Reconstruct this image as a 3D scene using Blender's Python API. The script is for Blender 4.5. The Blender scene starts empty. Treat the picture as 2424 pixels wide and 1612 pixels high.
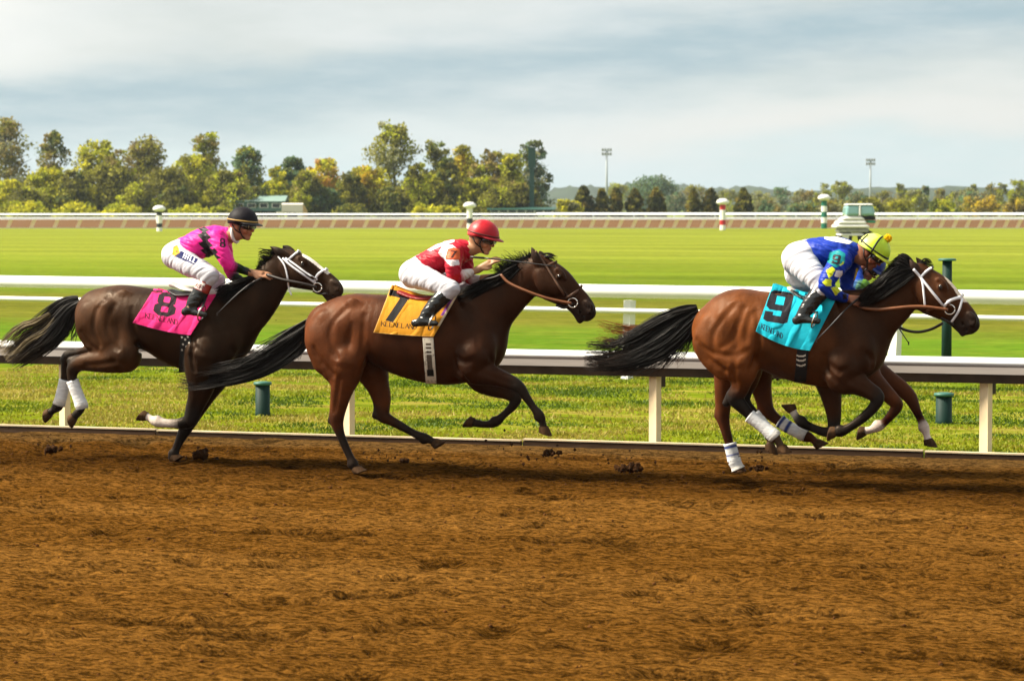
import bpy, math, random, numpy as np
from mathutils import Vector
random.seed(5); RNG = np.random.default_rng(5)
SC = bpy.context.scene
COLL = SC.collection
R = math.radians

# ------------------------------------------------------------------ camera
IMW, IMH, FPX, HORI, CAMH = 2424.0, 1612.0, 6274.0, 495.0, 2.15
PITCH = math.atan((IMH / 2 - HORI) / FPX)
cam = bpy.data.objects.new('camera', bpy.data.cameras.new('camera'))
COLL.objects.link(cam); SC.camera = cam
cam.location = (0, 0, CAMH)
cam.rotation_euler = (math.pi / 2 - PITCH, 0, 0)
cam.data.sensor_width = 36.0
cam.data.lens = 36.0 * FPX / IMW
cam.data.clip_start = 0.5
cam.data.clip_end = 9000
cam.data.dof.use_dof = True
cam.data.dof.focus_distance = 20.2
cam.data.dof.aperture_fstop = 6.0

# ------------------------------------------------------------------ exposure
SC.view_settings.view_transform = 'Standard'
SC.view_settings.look = 'None'
SC.view_settings.gamma = 1.0
SC.view_settings.use_curve_mapping = False
SC.view_settings.exposure = 1.22

# ------------------------------------------------------------------ sun (hazy, from the left and a little behind the field)
SUN_EL = R(46); SUN_DIR = Vector((-0.97, 0.06, 0)).normalized()
sun_vec = Vector((SUN_DIR.x * math.cos(SUN_EL), SUN_DIR.y * math.cos(SUN_EL), math.sin(SUN_EL)))
sun = bpy.data.objects.new('sun', bpy.data.lights.new('sun', 'SUN'))
COLL.objects.link(sun)
sun.data.energy = 4.9
sun.data.angle = R(11)
sun.data.color = (1.0, 0.91, 0.74)
sun.rotation_euler = sun_vec.to_track_quat('Z', 'Y').to_euler()

# ------------------------------------------------------------------ world: Nishita sky behind broken cloud sheets
world = bpy.data.worlds.new('World'); SC.world = world; world.use_nodes = True
def build_world():
    nt = world.node_tree; N = nt.nodes; L = nt.links; N.clear()
    def n(t, **k):
        x = N.new(t)
        for a, b in k.items(): setattr(x, a, b)
        return x
    def val(s, i, v): s.inputs[i].default_value = v
    def math_(op, a, b=None, clamp=False):
        m = n('ShaderNodeMath', operation=op); m.use_clamp = clamp
        for i, q in enumerate((a, b)):
            if q is None: continue
            if isinstance(q, (int, float)): val(m, i, q)
            else: L.new(q, m.inputs[i])
        return m.outputs[0]
    def mix(f, a, b):
        m = n('ShaderNodeMix', data_type='RGBA'); L.new(f, m.inputs[0]) if not isinstance(f, float) else val(m, 0, f)
        for i, q in ((6, a), (7, b)):
            if isinstance(q, tuple): m.inputs[i].default_value = (*q, 1)
            else: L.new(q, m.inputs[i])
        return m.outputs[2]
    def step(x, a, b):
        m = n('ShaderNodeMapRange', interpolation_type='SMOOTHSTEP'); L.new(x, m.inputs[0]); val(m, 1, a); val(m, 2, b)
        return m.outputs[0]
    tc = n('ShaderNodeTexCoord'); sep = n('ShaderNodeSeparateXYZ'); L.new(tc.outputs['Generated'], sep.inputs[0])
    X, Z = sep.outputs[0], sep.outputs[2]
    def noise(sx, sz, off, det=5, rough=.55):
        mp = n('ShaderNodeMapping'); L.new(tc.outputs['Generated'], mp.inputs[0])
        mp.inputs['Scale'].default_value = (sx, sx * .5, sz); mp.inputs['Location'].default_value = (off, off * .3, off * .7)
        t = n('ShaderNodeTexNoise'); L.new(mp.outputs[0], t.inputs[0]); val(t, 'Scale', 1.0); val(t, 'Detail', det); val(t, 'Roughness', rough)
        return t.outputs[0]
    w1 = noise(9, 40, 1.3); w2 = noise(30, 150, 4.1, 4, .6); w3 = noise(5, 16, 7.7, 4)
    warp = math_('MULTIPLY', math_('SUBTRACT', w1, .5), .045)
    zz = math_('ADD', Z, warp)
    # height of the grey sheet's lower edge falls from right to left
    lo = math_('ADD', math_('MULTIPLY', X, .09), .042)
    rel = math_('SUBTRACT', zz, lo)
    sheet = math_('MULTIPLY', step(rel, -.012, .012), math_('SUBTRACT', 1.0, step(rel, .012, .036)))
    left_white = math_('MULTIPLY', step(math_('ADD', X, math_('MULTIPLY', w1, .12)), -.045, -.14), step(zz, .040, .066))
    glow = math_('MULTIPLY', math_('SUBTRACT', 1.0, step(math_('ABSOLUTE', math_('SUBTRACT', zz, math_('ADD', math_('MULTIPLY', X, .06), .026))), .0, .016)), step(X, -.08, .10))
    sky = n('ShaderNodeTexSky', sky_type='NISHITA', sun_disc=False)
    sky.sun_elevation = SUN_EL; sky.sun_rotation = math.atan2(SUN_DIR.x, SUN_DIR.y)
    nis = n('ShaderNodeVectorMath', operation='SCALE'); L.new(sky.outputs[0], nis.inputs[0]); nis.inputs['Scale'].default_value = .07
    base = mix(step(zz, .0, .06), (.285, .362, .368), (.300, .318, .308))
    base = mix(math_('MULTIPLY', step(w3, .38, .66), .6), base, (.37, .385, .385))
    base = mix(math_('MULTIPLY', glow, .75), base, (.395, .380, .355))
    base = mix(math_('MULTIPLY', sheet, .92), base, (.165, .228, .258))
    base = mix(math_('MULTIPLY', left_white, .85), base, (.44, .435, .41))
    fine = math_('MULTIPLY', step(w2, .35, .75), .22)
    base = mix(fine, base, (.40, .405, .40))
    col = mix(.05, base, nis.outputs[0])
    bg = n('ShaderNodeBackground'); L.new(col, bg.inputs[0]); val(bg, 1, 1.0)
    out = n('ShaderNodeOutputWorld'); L.new(bg.outputs[0], out.inputs[0])
build_world()

# ------------------------------------------------------------------ from the photograph's rays to places in the world
CP, SP = math.cos(PITCH), math.sin(PITCH)
def ray(px, py):
    u = (np.asarray(px, float) - IMW / 2) / FPX; v = (IMH / 2 - np.asarray(py, float)) / FPX
    return u, CP + v * SP, -SP + v * CP
def ground_at(px, py, z=0.0):
    dx, dy, dz = ray(px, py); t = (z - CAMH) / dz
    return np.array([dx * t, dy * t, z])
def at_depth(px, py, Y):
    dx, dy, dz = ray(px, py); t = Y / dy
    return np.array([dx * t, Y, CAMH + dz * t])
def height_at(py, Y):
    return float(at_depth(1212, py, Y)[2])

K0 = ground_at(0, 1028); K1 = ground_at(2424, 1100)
YAW = math.atan2(K0[1] - K1[1], K1[0] - K0[0])
XH = np.array([math.cos(YAW), -math.sin(YAW)]); YH = np.array([math.sin(YAW), math.cos(YAW)])

class Frame:
    """a vertical plane along the track through one ground point; x forward, y away, z up"""
    def __init__(s, o, yaw=YAW):
        s.O = np.array(o[:2], float); s.yaw = yaw
        s.xh = np.array([math.cos(yaw), -math.sin(yaw)]); s.yh = np.array([math.sin(yaw), math.cos(yaw)])
        s.mpp = s.O[1] / FPX
    def P(s, px, py, y):
        dx, dy, dz = ray(px, py)
        t = (y + s.O @ s.yh) / (dx * s.yh[0] + dy * s.yh[1])
        x = (dx * t - s.O[0]) * s.xh[0] + (dy * t - s.O[1]) * s.xh[1]
        return np.stack(np.broadcast_arrays(x, np.asarray(y, float) + 0 * x, CAMH + dz * t), -1)
    def proj(s, p):
        wx = s.O[0] + p[..., 0] * s.xh[0] + p[..., 1] * s.yh[0]; wy = s.O[1] + p[..., 0] * s.xh[1] + p[..., 1] * s.yh[1]
        wz = p[..., 2] - CAMH
        dep = wy * CP - wz * SP; up = wy * SP + wz * CP
        return IMW / 2 + FPX * wx / dep, IMH / 2 - FPX * up / dep
    def shifted(s, d):
        f = Frame(s.O + s.yh * d, s.yaw); return f

class Zoom:
    """reads outline points noted in an enlarged view of the photograph"""
    def __init__(s, fr, ox, oy, sc): s.fr, s.ox, s.oy, s.s = fr, ox, oy, sc; s.m = sc * fr.mpp
    def P(s, u, v, y): return s.fr.P(s.ox + np.asarray(u, float) * s.s, s.oy + np.asarray(v, float) * s.s, y)
    def uv(s, p):
        a, b = s.fr.proj(p); return (a - s.ox) / s.s, (b - s.oy) / s.s

# ------------------------------------------------------------------ object helpers
def tag(o, label=None, cat=None, group=None, kind=None):
    if label: o['label'] = label
    if cat: o['category'] = cat
    if group: o['group'] = group
    if kind: o['kind'] = kind
    return o
def empty(name, loc=(0, 0, 0), rz=0.0, **k):
    o = bpy.data.objects.new(name, None); COLL.objects.link(o); o.location = loc; o.rotation_euler = (0, 0, rz)
    o.empty_display_size = .2
    return tag(o, **k)
def mesh_obj(name, V, faces, mat, parent=None, col=None, smooth=True, **k):
    me = bpy.data.meshes.new(name)
    V = np.ascontiguousarray(V, np.float32)
    if isinstance(faces, np.ndarray):
        nf, w = faces.shape
        me.vertices.add(len(V)); me.vertices.foreach_set('co', V.ravel())
        me.loops.add(nf * w); me.loops.foreach_set('vertex_index', np.ascontiguousarray(faces, np.int32).ravel())
        me.polygons.add(nf); me.polygons.foreach_set('loop_start', np.arange(0, nf * w, w, dtype=np.int32))
    else:
        me.from_pydata(V.tolist(), [], faces)
    if col is not None:
        a = me.attributes.new('Col', 'FLOAT_COLOR', 'POINT')
        c = np.ones((len(V), 4), np.float32); c[:, :3] = col; a.data.foreach_set('color', c.ravel())
    me.update(calc_edges=True); me.validate()
    if smooth: me.shade_smooth()
    if mat: me.materials.append(mat)
    o = bpy.data.objects.new(name, me); COLL.objects.link(o)
    if parent: o.parent = parent
    return tag(o, **k)
def copy_obj(o, parent=None, loc=None):
    c = o.copy(); COLL.objects.link(c)
    if parent: c.parent = parent
    if loc is not None: c.location = loc
    return c

class MB:
    """collects simple solids into one mesh"""
    def __init__(s): s.V = []; s.F = []; s.C = []; s.n = 0
    def add(s, V, F, col=None):
        V = np.asarray(V, float); s.V.append(V); s.F += [tuple(int(i) + s.n for i in f) for f in F]; s.n += len(V)
        s.C.append(np.tile(np.asarray(col if col is not None else (1, 1, 1), float), (len(V), 1)) if np.ndim(col) < 2 else np.asarray(col, float))
        return s
    def box(s, lo, hi, rz=0, c=None, col=None):
        x0, y0, z0 = lo; x1, y1, z1 = hi
        V = np.array([(x0, y0, z0), (x1, y0, z0), (x1, y1, z0), (x0, y1, z0), (x0, y0, z1), (x1, y0, z1), (x1, y1, z1), (x0, y1, z1)], float)
        return s.add(V, [(3, 2, 1, 0), (4, 5, 6, 7), (0, 1, 5, 4), (1, 2, 6, 5), (2, 3, 7, 6), (3, 0, 4, 7)], col)
    def tube(s, P, r, sides=6, flat=None, col=None, up=(0, 1, 0)):
        P = np.asarray(P, float); n = len(P); r = np.broadcast_to(np.asarray(r, float), (n,))
        T = np.gradient(P, axis=0); T /= np.linalg.norm(T, axis=1)[:, None] + 1e-9
        U = np.tile(np.asarray(up, float), (n, 1)); A = np.cross(T, U)
        bad = np.linalg.norm(A, axis=1) < .1; A[bad] = np.cross(T[bad], (1.0, .1, .2)); A /= np.linalg.norm(A, axis=1)[:, None]
        B = np.cross(T, A); f = 1.0 if flat is None else flat
        an = np.arange(sides) * 2 * math.pi / sides
        V = P[:, None] + r[:, None, None] * (np.cos(an)[None, :, None] * A[:, None] + f * np.sin(an)[None, :, None] * B[:, None])
        F = [(i * sides + j, i * sides + (j + 1) % sides, (i + 1) * sides + (j + 1) % sides, (i + 1) * sides + j) for i in range(n - 1) for j in range(sides)]
        F += [tuple(range(sides))[::-1], tuple((n - 1) * sides + j for j in range(sides))]
        return s.add(V.reshape(-1, 3), F, col)
    def lathe(s, prof, c=(0, 0, 0), sides=12, col=None):
        V = [(c[0] + r * math.cos(2 * math.pi * j / sides), c[1] + r * math.sin(2 * math.pi * j / sides), c[2] + z) for r, z in prof for j in range(sides)]
        F = [(i * sides + j, i * sides + (j + 1) % sides, (i + 1) * sides + (j + 1) % sides, (i + 1) * sides + j) for i in range(len(prof) - 1) for j in range(sides)]
        F += [tuple(range(sides))[::-1], tuple((len(prof) - 1) * sides + j for j in range(sides))]
        return s.add(V, F, col)
    def extrude(s, prof, a, b, col=None):
        """profile of (across, up) swept from ground point a to b"""
        a = np.asarray(a, float); b = np.asarray(b, float); d = b - a; d[2] = 0; d /= np.linalg.norm(d); q = np.array([-d[1], d[0], 0])
        n = len(prof); V = [p + q * x + np.array([0, 0, z]) for p in (a, b) for x, z in prof]
        F = [(j, (j + 1) % n, n + (j + 1) % n, n + j) for j in range(n)] + [tuple(range(n))[::-1], tuple(range(n, 2 * n))]
        return s.add(V, F, col)
    def build(s, name, mat, parent=None, smooth=False, usecol=False, **k):
        return mesh_obj(name, np.concatenate(s.V), s.F, mat, parent, np.concatenate(s.C) if usecol else None, smooth, **k)

# ------------------------------------------------------------------ materials
def mat_new(name):
    m = bpy.data.materials.new(name); m.use_nodes = True
    nt = m.node_tree; b = nt.nodes['Principled BSDF']
    return m, nt, b
def mat(name, col, rough=.6, spec=.4, metal=0.0, bump=0.0, bscale=20.0, var=0.0, vscale=6.0, vcol=False, stretch=(1, 1, 1), sheen=0.0, var2=0.0, v2scale=60.):
    """plain procedural surface: colour (or the mesh's own colour), blotchy variation and fine relief"""
    m, nt, b = mat_new(name); N, L = nt.nodes, nt.links
    b.inputs['Roughness'].default_value = rough; b.inputs['Specular IOR Level'].default_value = spec; b.inputs['Metallic'].default_value = metal
    if sheen: b.inputs['Sheen Weight'].default_value = sheen
    tc = N.new('ShaderNodeTexCoord'); mp = N.new('ShaderNodeMapping'); L.new(tc.outputs['Object'], mp.inputs[0]); mp.inputs['Scale'].default_value = stretch
    src = None
    if vcol:
        at = N.new('ShaderNodeAttribute'); at.attribute_name = 'Col'; src = at.outputs['Color']
    for amt, sc in ((var, vscale), (var2, v2scale)):
        if not amt: continue
        t = N.new('ShaderNodeTexNoise'); L.new(mp.outputs[0], t.inputs[0]); t.inputs['Scale'].default_value = sc; t.inputs['Detail'].default_value = 4
        r = N.new('ShaderNodeMapRange'); L.new(t.outputs[0], r.inputs[0]); r.inputs[1].default_value = .3; r.inputs[2].default_value = .7
        r.inputs[3].default_value = 1 - amt; r.inputs[4].default_value = 1 + amt
        mx = N.new('ShaderNodeVectorMath'); mx.operation = 'SCALE'
        if src is not None: L.new(src, mx.inputs[0])
        else: mx.inputs[0].default_value = col
        L.new(r.outputs[0], mx.inputs['Scale']); src = mx.outputs[0]
    if src is not None: L.new(src, b.inputs['Base Color'])
    else: b.inputs['Base Color'].default_value = (*col, 1)
    if bump:
        t = N.new('ShaderNodeTexNoise'); L.new(mp.outputs[0], t.inputs[0]); t.inputs['Scale'].default_value = bscale; t.inputs['Detail'].default_value = 5
        bp = N.new('ShaderNodeBump'); bp.inputs['Strength'].default_value = 1.0; bp.inputs['Distance'].default_value = bump
        L.new(t.outputs[0], bp.inputs['Height']); L.new(bp.outputs[0], b.inputs['Normal'])
    return m

# ------------------------------------------------------------------ numpy noise
_T = RNG.random((64, 64)).astype(np.float32)
def vnoise(x, y):
    xi = np.floor(x).astype(int); yi = np.floor(y).astype(int); fx = x - xi; fy = y - yi
    fx = fx * fx * (3 - 2 * fx); fy = fy * fy * (3 - 2 * fy)
    g = lambda a, b: _T[a % 64, b % 64]
    return (g(xi, yi) * (1 - fx) + g(xi + 1, yi) * fx) * (1 - fy) + (g(xi, yi + 1) * (1 - fx) + g(xi + 1, yi + 1) * fx) * fy
def fnoise(x, y, o=4):
    s = 0; a = .5
    for i in range(o): s = s + a * vnoise(x * 2 ** i + 17 * i, y * 2 ** i + 31 * i); a *= .5
    return s

# ------------------------------------------------------------------ smooth bodies: blended tapering limbs turned into ONE skin
def crom(P, n):
    """Catmull-Rom subdivision of rows"""
    P = np.asarray(P, float)
    if len(P) < 3 or n < 2:
        return P
    A = np.vstack([2 * P[0] - P[1], P, 2 * P[-1] - P[-2]]); out = []
    for i in range(1, len(A) - 2):
        for t in np.arange(n) / n:
            p0, p1, p2, p3 = A[i - 1:i + 3]
            out.append(.5 * (2 * p1 + (p2 - p0) * t + (2 * p0 - 5 * p1 + 4 * p2 - p3) * t * t + (3 * p1 - p0 - 3 * p2 + p3) * t ** 3))
    return np.array(out + [P[-1]])

def seg_d(X, Y, Z, a, b):
    """a,b rows: x y z r w ; returns distance-like value and the parameter"""
    ba = b[:3] - a[:3]; L2 = float(ba @ ba) + 1e-9
    t = np.clip(((X - a[0]) * ba[0] + (Y - a[1]) * ba[1] + (Z - a[2]) * ba[2]) / L2, 0, 1)
    dx = X - (a[0] + t * ba[0]); dy = (Y - (a[1] + t * ba[1])) / (a[4] + t * (b[4] - a[4])); dz = Z - (a[2] + t * ba[2])
    return np.sqrt(dx * dx + dy * dy + dz * dz) - (a[3] + t * (b[3] - a[3])), t

class Body:
    def __init__(s): s.pr = []
    def chain(s, pts, r, w=1.0, k=.03, col=(1, 1, 1), n=3, op=1):
        pts = np.asarray(pts, float); m = len(pts)
        rows = np.column_stack([pts, np.broadcast_to(r, (m,)), np.broadcast_to(w, (m,)), np.broadcast_to(np.asarray(col, float), (m, 3))])
        rows = crom(rows, n) if m > 2 else rows
        rows[:, 3] = np.maximum(rows[:, 3], .001)
        s.pr.append((rows, k, op)); return s
    def ball(s, p, r, w=1.0, k=.03, col=(1, 1, 1), op=1):
        p = np.asarray(p, float); return s.chain([p, p + (.0005, 0, 0)], r, w, k, col, 1, op)
    def bake(s, h, smooth=1):
        lo = np.min([(q[:, :3] - q[:, 3:4] * np.maximum(1, q[:, 4:5])).min(0) for q, k, op in s.pr if op > 0], 0) - 3 * h
        hi = np.max([(q[:, :3] + q[:, 3:4] * np.maximum(1, q[:, 4:5])).max(0) for q, k, op in s.pr if op > 0], 0) + 3 * h
        dim = np.ceil((hi - lo) / h).astype(int) + 1
        D = np.full(dim, .5, np.float32); ax = [(lo[i] + h * np.arange(dim[i])).astype(np.float32) for i in range(3)]
        def box(q, m):
            e = q[:, 3:4] * np.array([[1, 1, 1]]) ; e = np.concatenate([q[:, 3:4], q[:, 3:4] * q[:, 4:5], q[:, 3:4]], 1) + m
            a = np.clip(np.floor(((q[:, :3] - e).min(0) - lo) / h).astype(int), 0, dim - 1); b = np.clip(np.ceil(((q[:, :3] + e).max(0) - lo) / h).astype(int) + 1, 1, dim)
            return tuple(slice(int(i), int(j)) for i, j in zip(a, b)), a
        for q, k, op in s.pr:
            q = q.astype(np.float32); m = k + .03
            S, a0 = box(q, m); C = np.full([x.stop - x.start for x in S], .5, np.float32)
            for i in range(len(q) - 1):
                s2, a2 = box(q[i:i + 2], m)
                d, t = seg_d(ax[0][s2[0], None, None], ax[1][None, s2[1], None], ax[2][None, None, s2[2]], q[i], q[i + 1])
                sl = tuple(slice(x.start - int(a), x.stop - int(a)) for x, a in zip(s2, a0)); C[sl] = np.minimum(C[sl], d)
            A = D[S]
            if op > 0:
                hh = np.maximum(k - np.abs(A - C), 0) / k; D[S] = np.minimum(A, C) - hh * hh * k * .25
            else:
                C = -C; hh = np.maximum(k - np.abs(A - C), 0) / k; D[S] = np.maximum(A, C) + hh * hh * k * .25
        s.D, s.lo, s.h, s.dim = D, lo, h, dim
        s.V, s.F = surface_nets(D, lo, h)
        for _ in range(smooth): s.V = relax(s.V, s.F)
        return s
    def colors(s, V=None, soft=.010):
        V = s.V if V is None else V; acc = np.zeros((len(V), 3)); ws = np.full(len(V), 1e-12)
        for q, k, op in s.pr:
            if op < 0: continue
            best = np.full(len(V), 9.0); bc = np.zeros((len(V), 3))
            lo = (q[:, :3] - q[:, 3:4] * np.maximum(1, q[:, 4:5])).min(0) - .09; hi = (q[:, :3] + q[:, 3:4] * np.maximum(1, q[:, 4:5])).max(0) + .09
            ii = np.where(((V > lo) & (V < hi)).all(1))[0]
            if not len(ii): continue
            X, Y, Z = V[ii].T
            for i in range(len(q) - 1):
                d, t = seg_d(X, Y, Z, q[i], q[i + 1]); b = d < best[ii]
                jj = ii[b]; best[jj] = d[b]; bc[jj] = q[i, 5:8] + t[b][:, None] * (q[i + 1, 5:8] - q[i, 5:8])
            wt = np.exp(-np.clip(best[ii] - best.min(), -.2, .3) / soft); acc[ii] += bc[ii] * wt[:, None]; ws[ii] += wt
        return acc / ws[:, None]
    def side_y(s, x, z, side=-1):
        """lateral position of the skin seen from one side; nan where there is none"""
        x = np.asarray(x, float); z = np.asarray(z, float)
        def col(ix, iz):
            c = s.D[np.clip(ix, 0, s.dim[0] - 1), :, np.clip(iz, 0, s.dim[2] - 1)]
            if side > 0: c = c[:, ::-1]
            neg = c < 0; j = neg.argmax(1); ok = neg.any(1) & (j > 0); j = np.maximum(j, 1)
            a = c[np.arange(len(j)), j - 1]; b = c[np.arange(len(j)), j]; t = a / (a - b + 1e-9)
            y = s.lo[1] + s.h * (j - 1 + t)
            if side > 0: y = s.lo[1] + s.h * (s.dim[1] - 1) - (y - s.lo[1])
            return np.where(ok, y, np.nan)
        gx = (x.ravel() - s.lo[0]) / s.h; gz = (z.ravel() - s.lo[2]) / s.h
        return col(np.round(gx).astype(int), np.round(gz).astype(int)).reshape(x.shape)

def surface_nets(D, lo, h):
    s = D < 0; c = lambda a, i, j, k: a[i:a.shape[0] - 1 + i, j:a.shape[1] - 1 + j, k:a.shape[2] - 1 + k]
    CN = [(i, j, k) for i in (0, 1) for j in (0, 1) for k in (0, 1)]
    cnt = sum(c(s, *q).astype(np.int8) for q in CN); act = (cnt > 0) & (cnt < 8); I, J, K = np.where(act)
    vals = {q: D[I + q[0], J + q[1], K + q[2]] for q in CN}
    acc = np.zeros((len(I), 3)); m = np.zeros(len(I))
    for q in CN:
        for ax in range(3):
            if q[ax]: continue
            q2 = tuple(1 if i == ax else q[i] for i in range(3)); a, b = vals[q], vals[q2]; x = (a < 0) != (b < 0)
            t = np.where(x, a / np.where(x, a - b, 1), 0); p = np.tile(np.array(q, float), (len(I), 1)); p[:, ax] += t
            acc += np.where(x[:, None], p, 0); m += x
    V = lo + h * (np.stack([I, J, K], 1) + acc / m[:, None])
    idx = np.full(act.shape, -1, np.int64); idx[I, J, K] = np.arange(len(I)); F = []
    for ax in range(3):
        a = np.moveaxis(s, ax, 0); g = np.moveaxis(idx, ax, 0)
        e = a[:-1, 1:-1, 1:-1] != a[1:, 1:-1, 1:-1]; i, j, k = np.where(e); j += 1; k += 1
        q = np.stack([g[i, j - 1, k - 1], g[i, j, k - 1], g[i, j, k], g[i, j - 1, k]], 1)
        flip = a[i, j, k] == (ax == 1); q[flip] = q[flip][:, ::-1]; F.append(q[:, ::-1])
    return V, np.concatenate(F)
def relax(V, F):
    A = np.zeros_like(V); n = np.zeros(len(V))
    for a, b in ((0, 1), (1, 2), (2, 3), (3, 0)):
        np.add.at(A, F[:, a], V[F[:, b]]); np.add.at(n, F[:, a], 1); np.add.at(A, F[:, b], V[F[:, a]]); np.add.at(n, F[:, b], 1)
    return .5 * V + .5 * A / n[:, None]
# ================================================================== THE SETTING
FG = Frame(ground_at(1212, 1064))            # ground frame: x along the track, y away from the camera, 0 at the kerb
def gobj(o): o.location = (*FG.O, 0); o.rotation_euler = (0, 0, -FG.yaw); return o
def gloc(p):                                 # world point -> ground frame
    d = np.asarray(p, float)[..., :2] - FG.O
    return np.stack([d @ FG.xh, d @ FG.yh], -1)
def gworld(s, v, z=0.0):
    q = FG.O + np.multiply.outer(np.asarray(s, float), FG.xh) + np.multiply.outer(np.asarray(v, float), FG.yh)
    return np.array([q[0], q[1], z])

def grid_mesh(xs, ys, zf, name, material, colf=None, **k):
    X, Y = np.meshgrid(xs, ys, indexing='ij'); Z = zf(X, Y); V = np.stack([X, Y, Z], -1).reshape(-1, 3)
    n, m = len(xs), len(ys); i = np.arange(n - 1)[:, None] * m + np.arange(m - 1)[None]
    F = np.stack([i, i + m, i + m + 1, i + 1], -1).reshape(-1, 4)
    return mesh_obj(name, V, F, material, None, None if colf is None else colf(X, Y).reshape(-1, 3), **k)

# ---- dirt course: harrowed loam
m_dirt, nt, b = mat_new('harrowed_loam'); N, L = nt.nodes, nt.links
b.inputs['Roughness'].default_value = 1.0; b.inputs['Specular IOR Level'].default_value = .0
tc = N.new('ShaderNodeTexCoord'); at = N.new('ShaderNodeAttribute'); at.attribute_name = 'Col'
hs = []
for sc, st in ((5, (.9, 1.8, 1)), (13, (.8, 2.1, 1)), (34, (.75, 1.7, 1))):
    mp = N.new('ShaderNodeMapping'); mp.inputs['Scale'].default_value = st; L.new(tc.outputs['Object'], mp.inputs[0])
    t = N.new('ShaderNodeTexNoise'); t.inputs['Scale'].default_value = sc; t.inputs['Detail'].default_value = 5; t.inputs['Roughness'].default_value = .65
    L.new(mp.outputs[0], t.inputs[0]); hs.append(t.outputs[0])
def mth(op, a, bb):
    q = N.new('ShaderNodeMath'); q.operation = op
    for i, x in enumerate((a, bb)):
        if isinstance(x, (int, float)): q.inputs[i].default_value = x
        else: L.new(x, q.inputs[i])
    return q.outputs[0]
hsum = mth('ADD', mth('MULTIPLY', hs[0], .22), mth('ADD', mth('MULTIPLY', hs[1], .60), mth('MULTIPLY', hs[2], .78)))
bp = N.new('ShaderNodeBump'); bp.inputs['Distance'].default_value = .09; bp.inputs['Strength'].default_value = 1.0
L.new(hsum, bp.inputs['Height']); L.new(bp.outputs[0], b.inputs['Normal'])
r = N.new('ShaderNodeMapRange'); L.new(hsum, r.inputs[0]); r.inputs[1].default_value = .70; r.inputs[2].default_value = .90; r.inputs[3].default_value = .34; r.inputs[4].default_value = 1.62  # pocket shading painted into the colour: troughs of the bump darkened, crests lightened
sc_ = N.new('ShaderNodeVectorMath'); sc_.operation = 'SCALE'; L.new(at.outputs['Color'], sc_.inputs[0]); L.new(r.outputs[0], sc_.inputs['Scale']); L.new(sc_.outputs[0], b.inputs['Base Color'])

def axis(a, b_, fine, lo, hi, coarse):
    q = [np.arange(lo, hi, fine)]
    l = lo; st = fine
    left = []
    while l > a: st = min(st * 1.35, coarse); l -= st; left.append(l)
    right = []; l = hi; st = fine
    while l < b_: right.append(l); st = min(st * 1.35, coarse); l += st
    return np.array(left[::-1] + list(q[0]) + right)
def dirt_z(X, Y):
    w = np.clip((-Y - .1) / .5, 0, 1)
    z = .030 * (fnoise(X * 1.6, Y * 7, 3) - .45) + .060 * (fnoise(X * 6.0 + 9, Y * 11.5 + 3, 2) - .4) + .05 * (fnoise(X * .5, Y * .9 + 40, 2) - .4)
    pit = np.clip(fnoise(X * 2.6 + 71, Y * 4.4 + 13, 2) - .47, 0, 1); z = z - .42 * pit
    edge = .05 * np.exp(-((Y + .05) / .45) ** 2)
    return z * (.25 + .75 * w) * 1.0 + edge - .012
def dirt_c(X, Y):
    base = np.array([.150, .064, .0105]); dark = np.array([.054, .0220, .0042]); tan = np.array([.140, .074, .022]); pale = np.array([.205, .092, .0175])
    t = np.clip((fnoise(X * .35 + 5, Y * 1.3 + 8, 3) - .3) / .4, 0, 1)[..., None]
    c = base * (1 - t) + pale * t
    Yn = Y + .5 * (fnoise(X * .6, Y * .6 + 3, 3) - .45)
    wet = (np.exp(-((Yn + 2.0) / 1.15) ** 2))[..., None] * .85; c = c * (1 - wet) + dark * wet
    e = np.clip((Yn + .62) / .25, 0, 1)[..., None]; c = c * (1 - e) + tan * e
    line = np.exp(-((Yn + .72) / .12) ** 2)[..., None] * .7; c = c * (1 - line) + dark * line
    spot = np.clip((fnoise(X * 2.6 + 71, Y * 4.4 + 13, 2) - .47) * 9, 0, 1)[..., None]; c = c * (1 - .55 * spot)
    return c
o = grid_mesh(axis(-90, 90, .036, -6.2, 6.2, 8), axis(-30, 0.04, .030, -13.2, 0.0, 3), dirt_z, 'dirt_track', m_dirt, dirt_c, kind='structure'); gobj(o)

# ---- kerb boards along the inner edge
kerb = gobj(empty('track_kerb', kind='structure'))
m_strip = mat('pale_kerb_strip', (.62, .50, .33), .7, .2, var=.2, vscale=3)  # pale strip along the top edge of a darker board
m_board = mat('dark_kerb_board', (.060, .032, .016), .8, .2, var=.25, vscale=8, stretch=(.4, 3, 3), bump=.004, bscale=30)
def board(L_):
    mb = MB(); mb.add([(0, -.02, -.05), (L_, -.02, -.05), (L_, .03, -.05), (0, .03, -.05), (0, -.02, .075), (L_, -.02, .075), (L_, .03, .085), (0, .03, .085)],
                      [(3, 2, 1, 0), (4, 5, 6, 7), (0, 1, 5, 4), (1, 2, 6, 5), (2, 3, 7, 6), (3, 0, 4, 7)])
    return mb
b0 = board(3.58).build('board', m_board, kerb); b0.location = (-21.5, 0.02, 0)
str0 = MB().box((0, -.026, .087), (3.58, .034, .100)).build('cap_strip', m_strip, b0)
for i in range(1, 12):
    q = copy_obj(b0, kerb, (-21.5 + 3.6 * i, 0.02 + .006 * math.sin(i * 2.3), -.006 * (i % 3))); copy_obj(str0, q)

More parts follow.
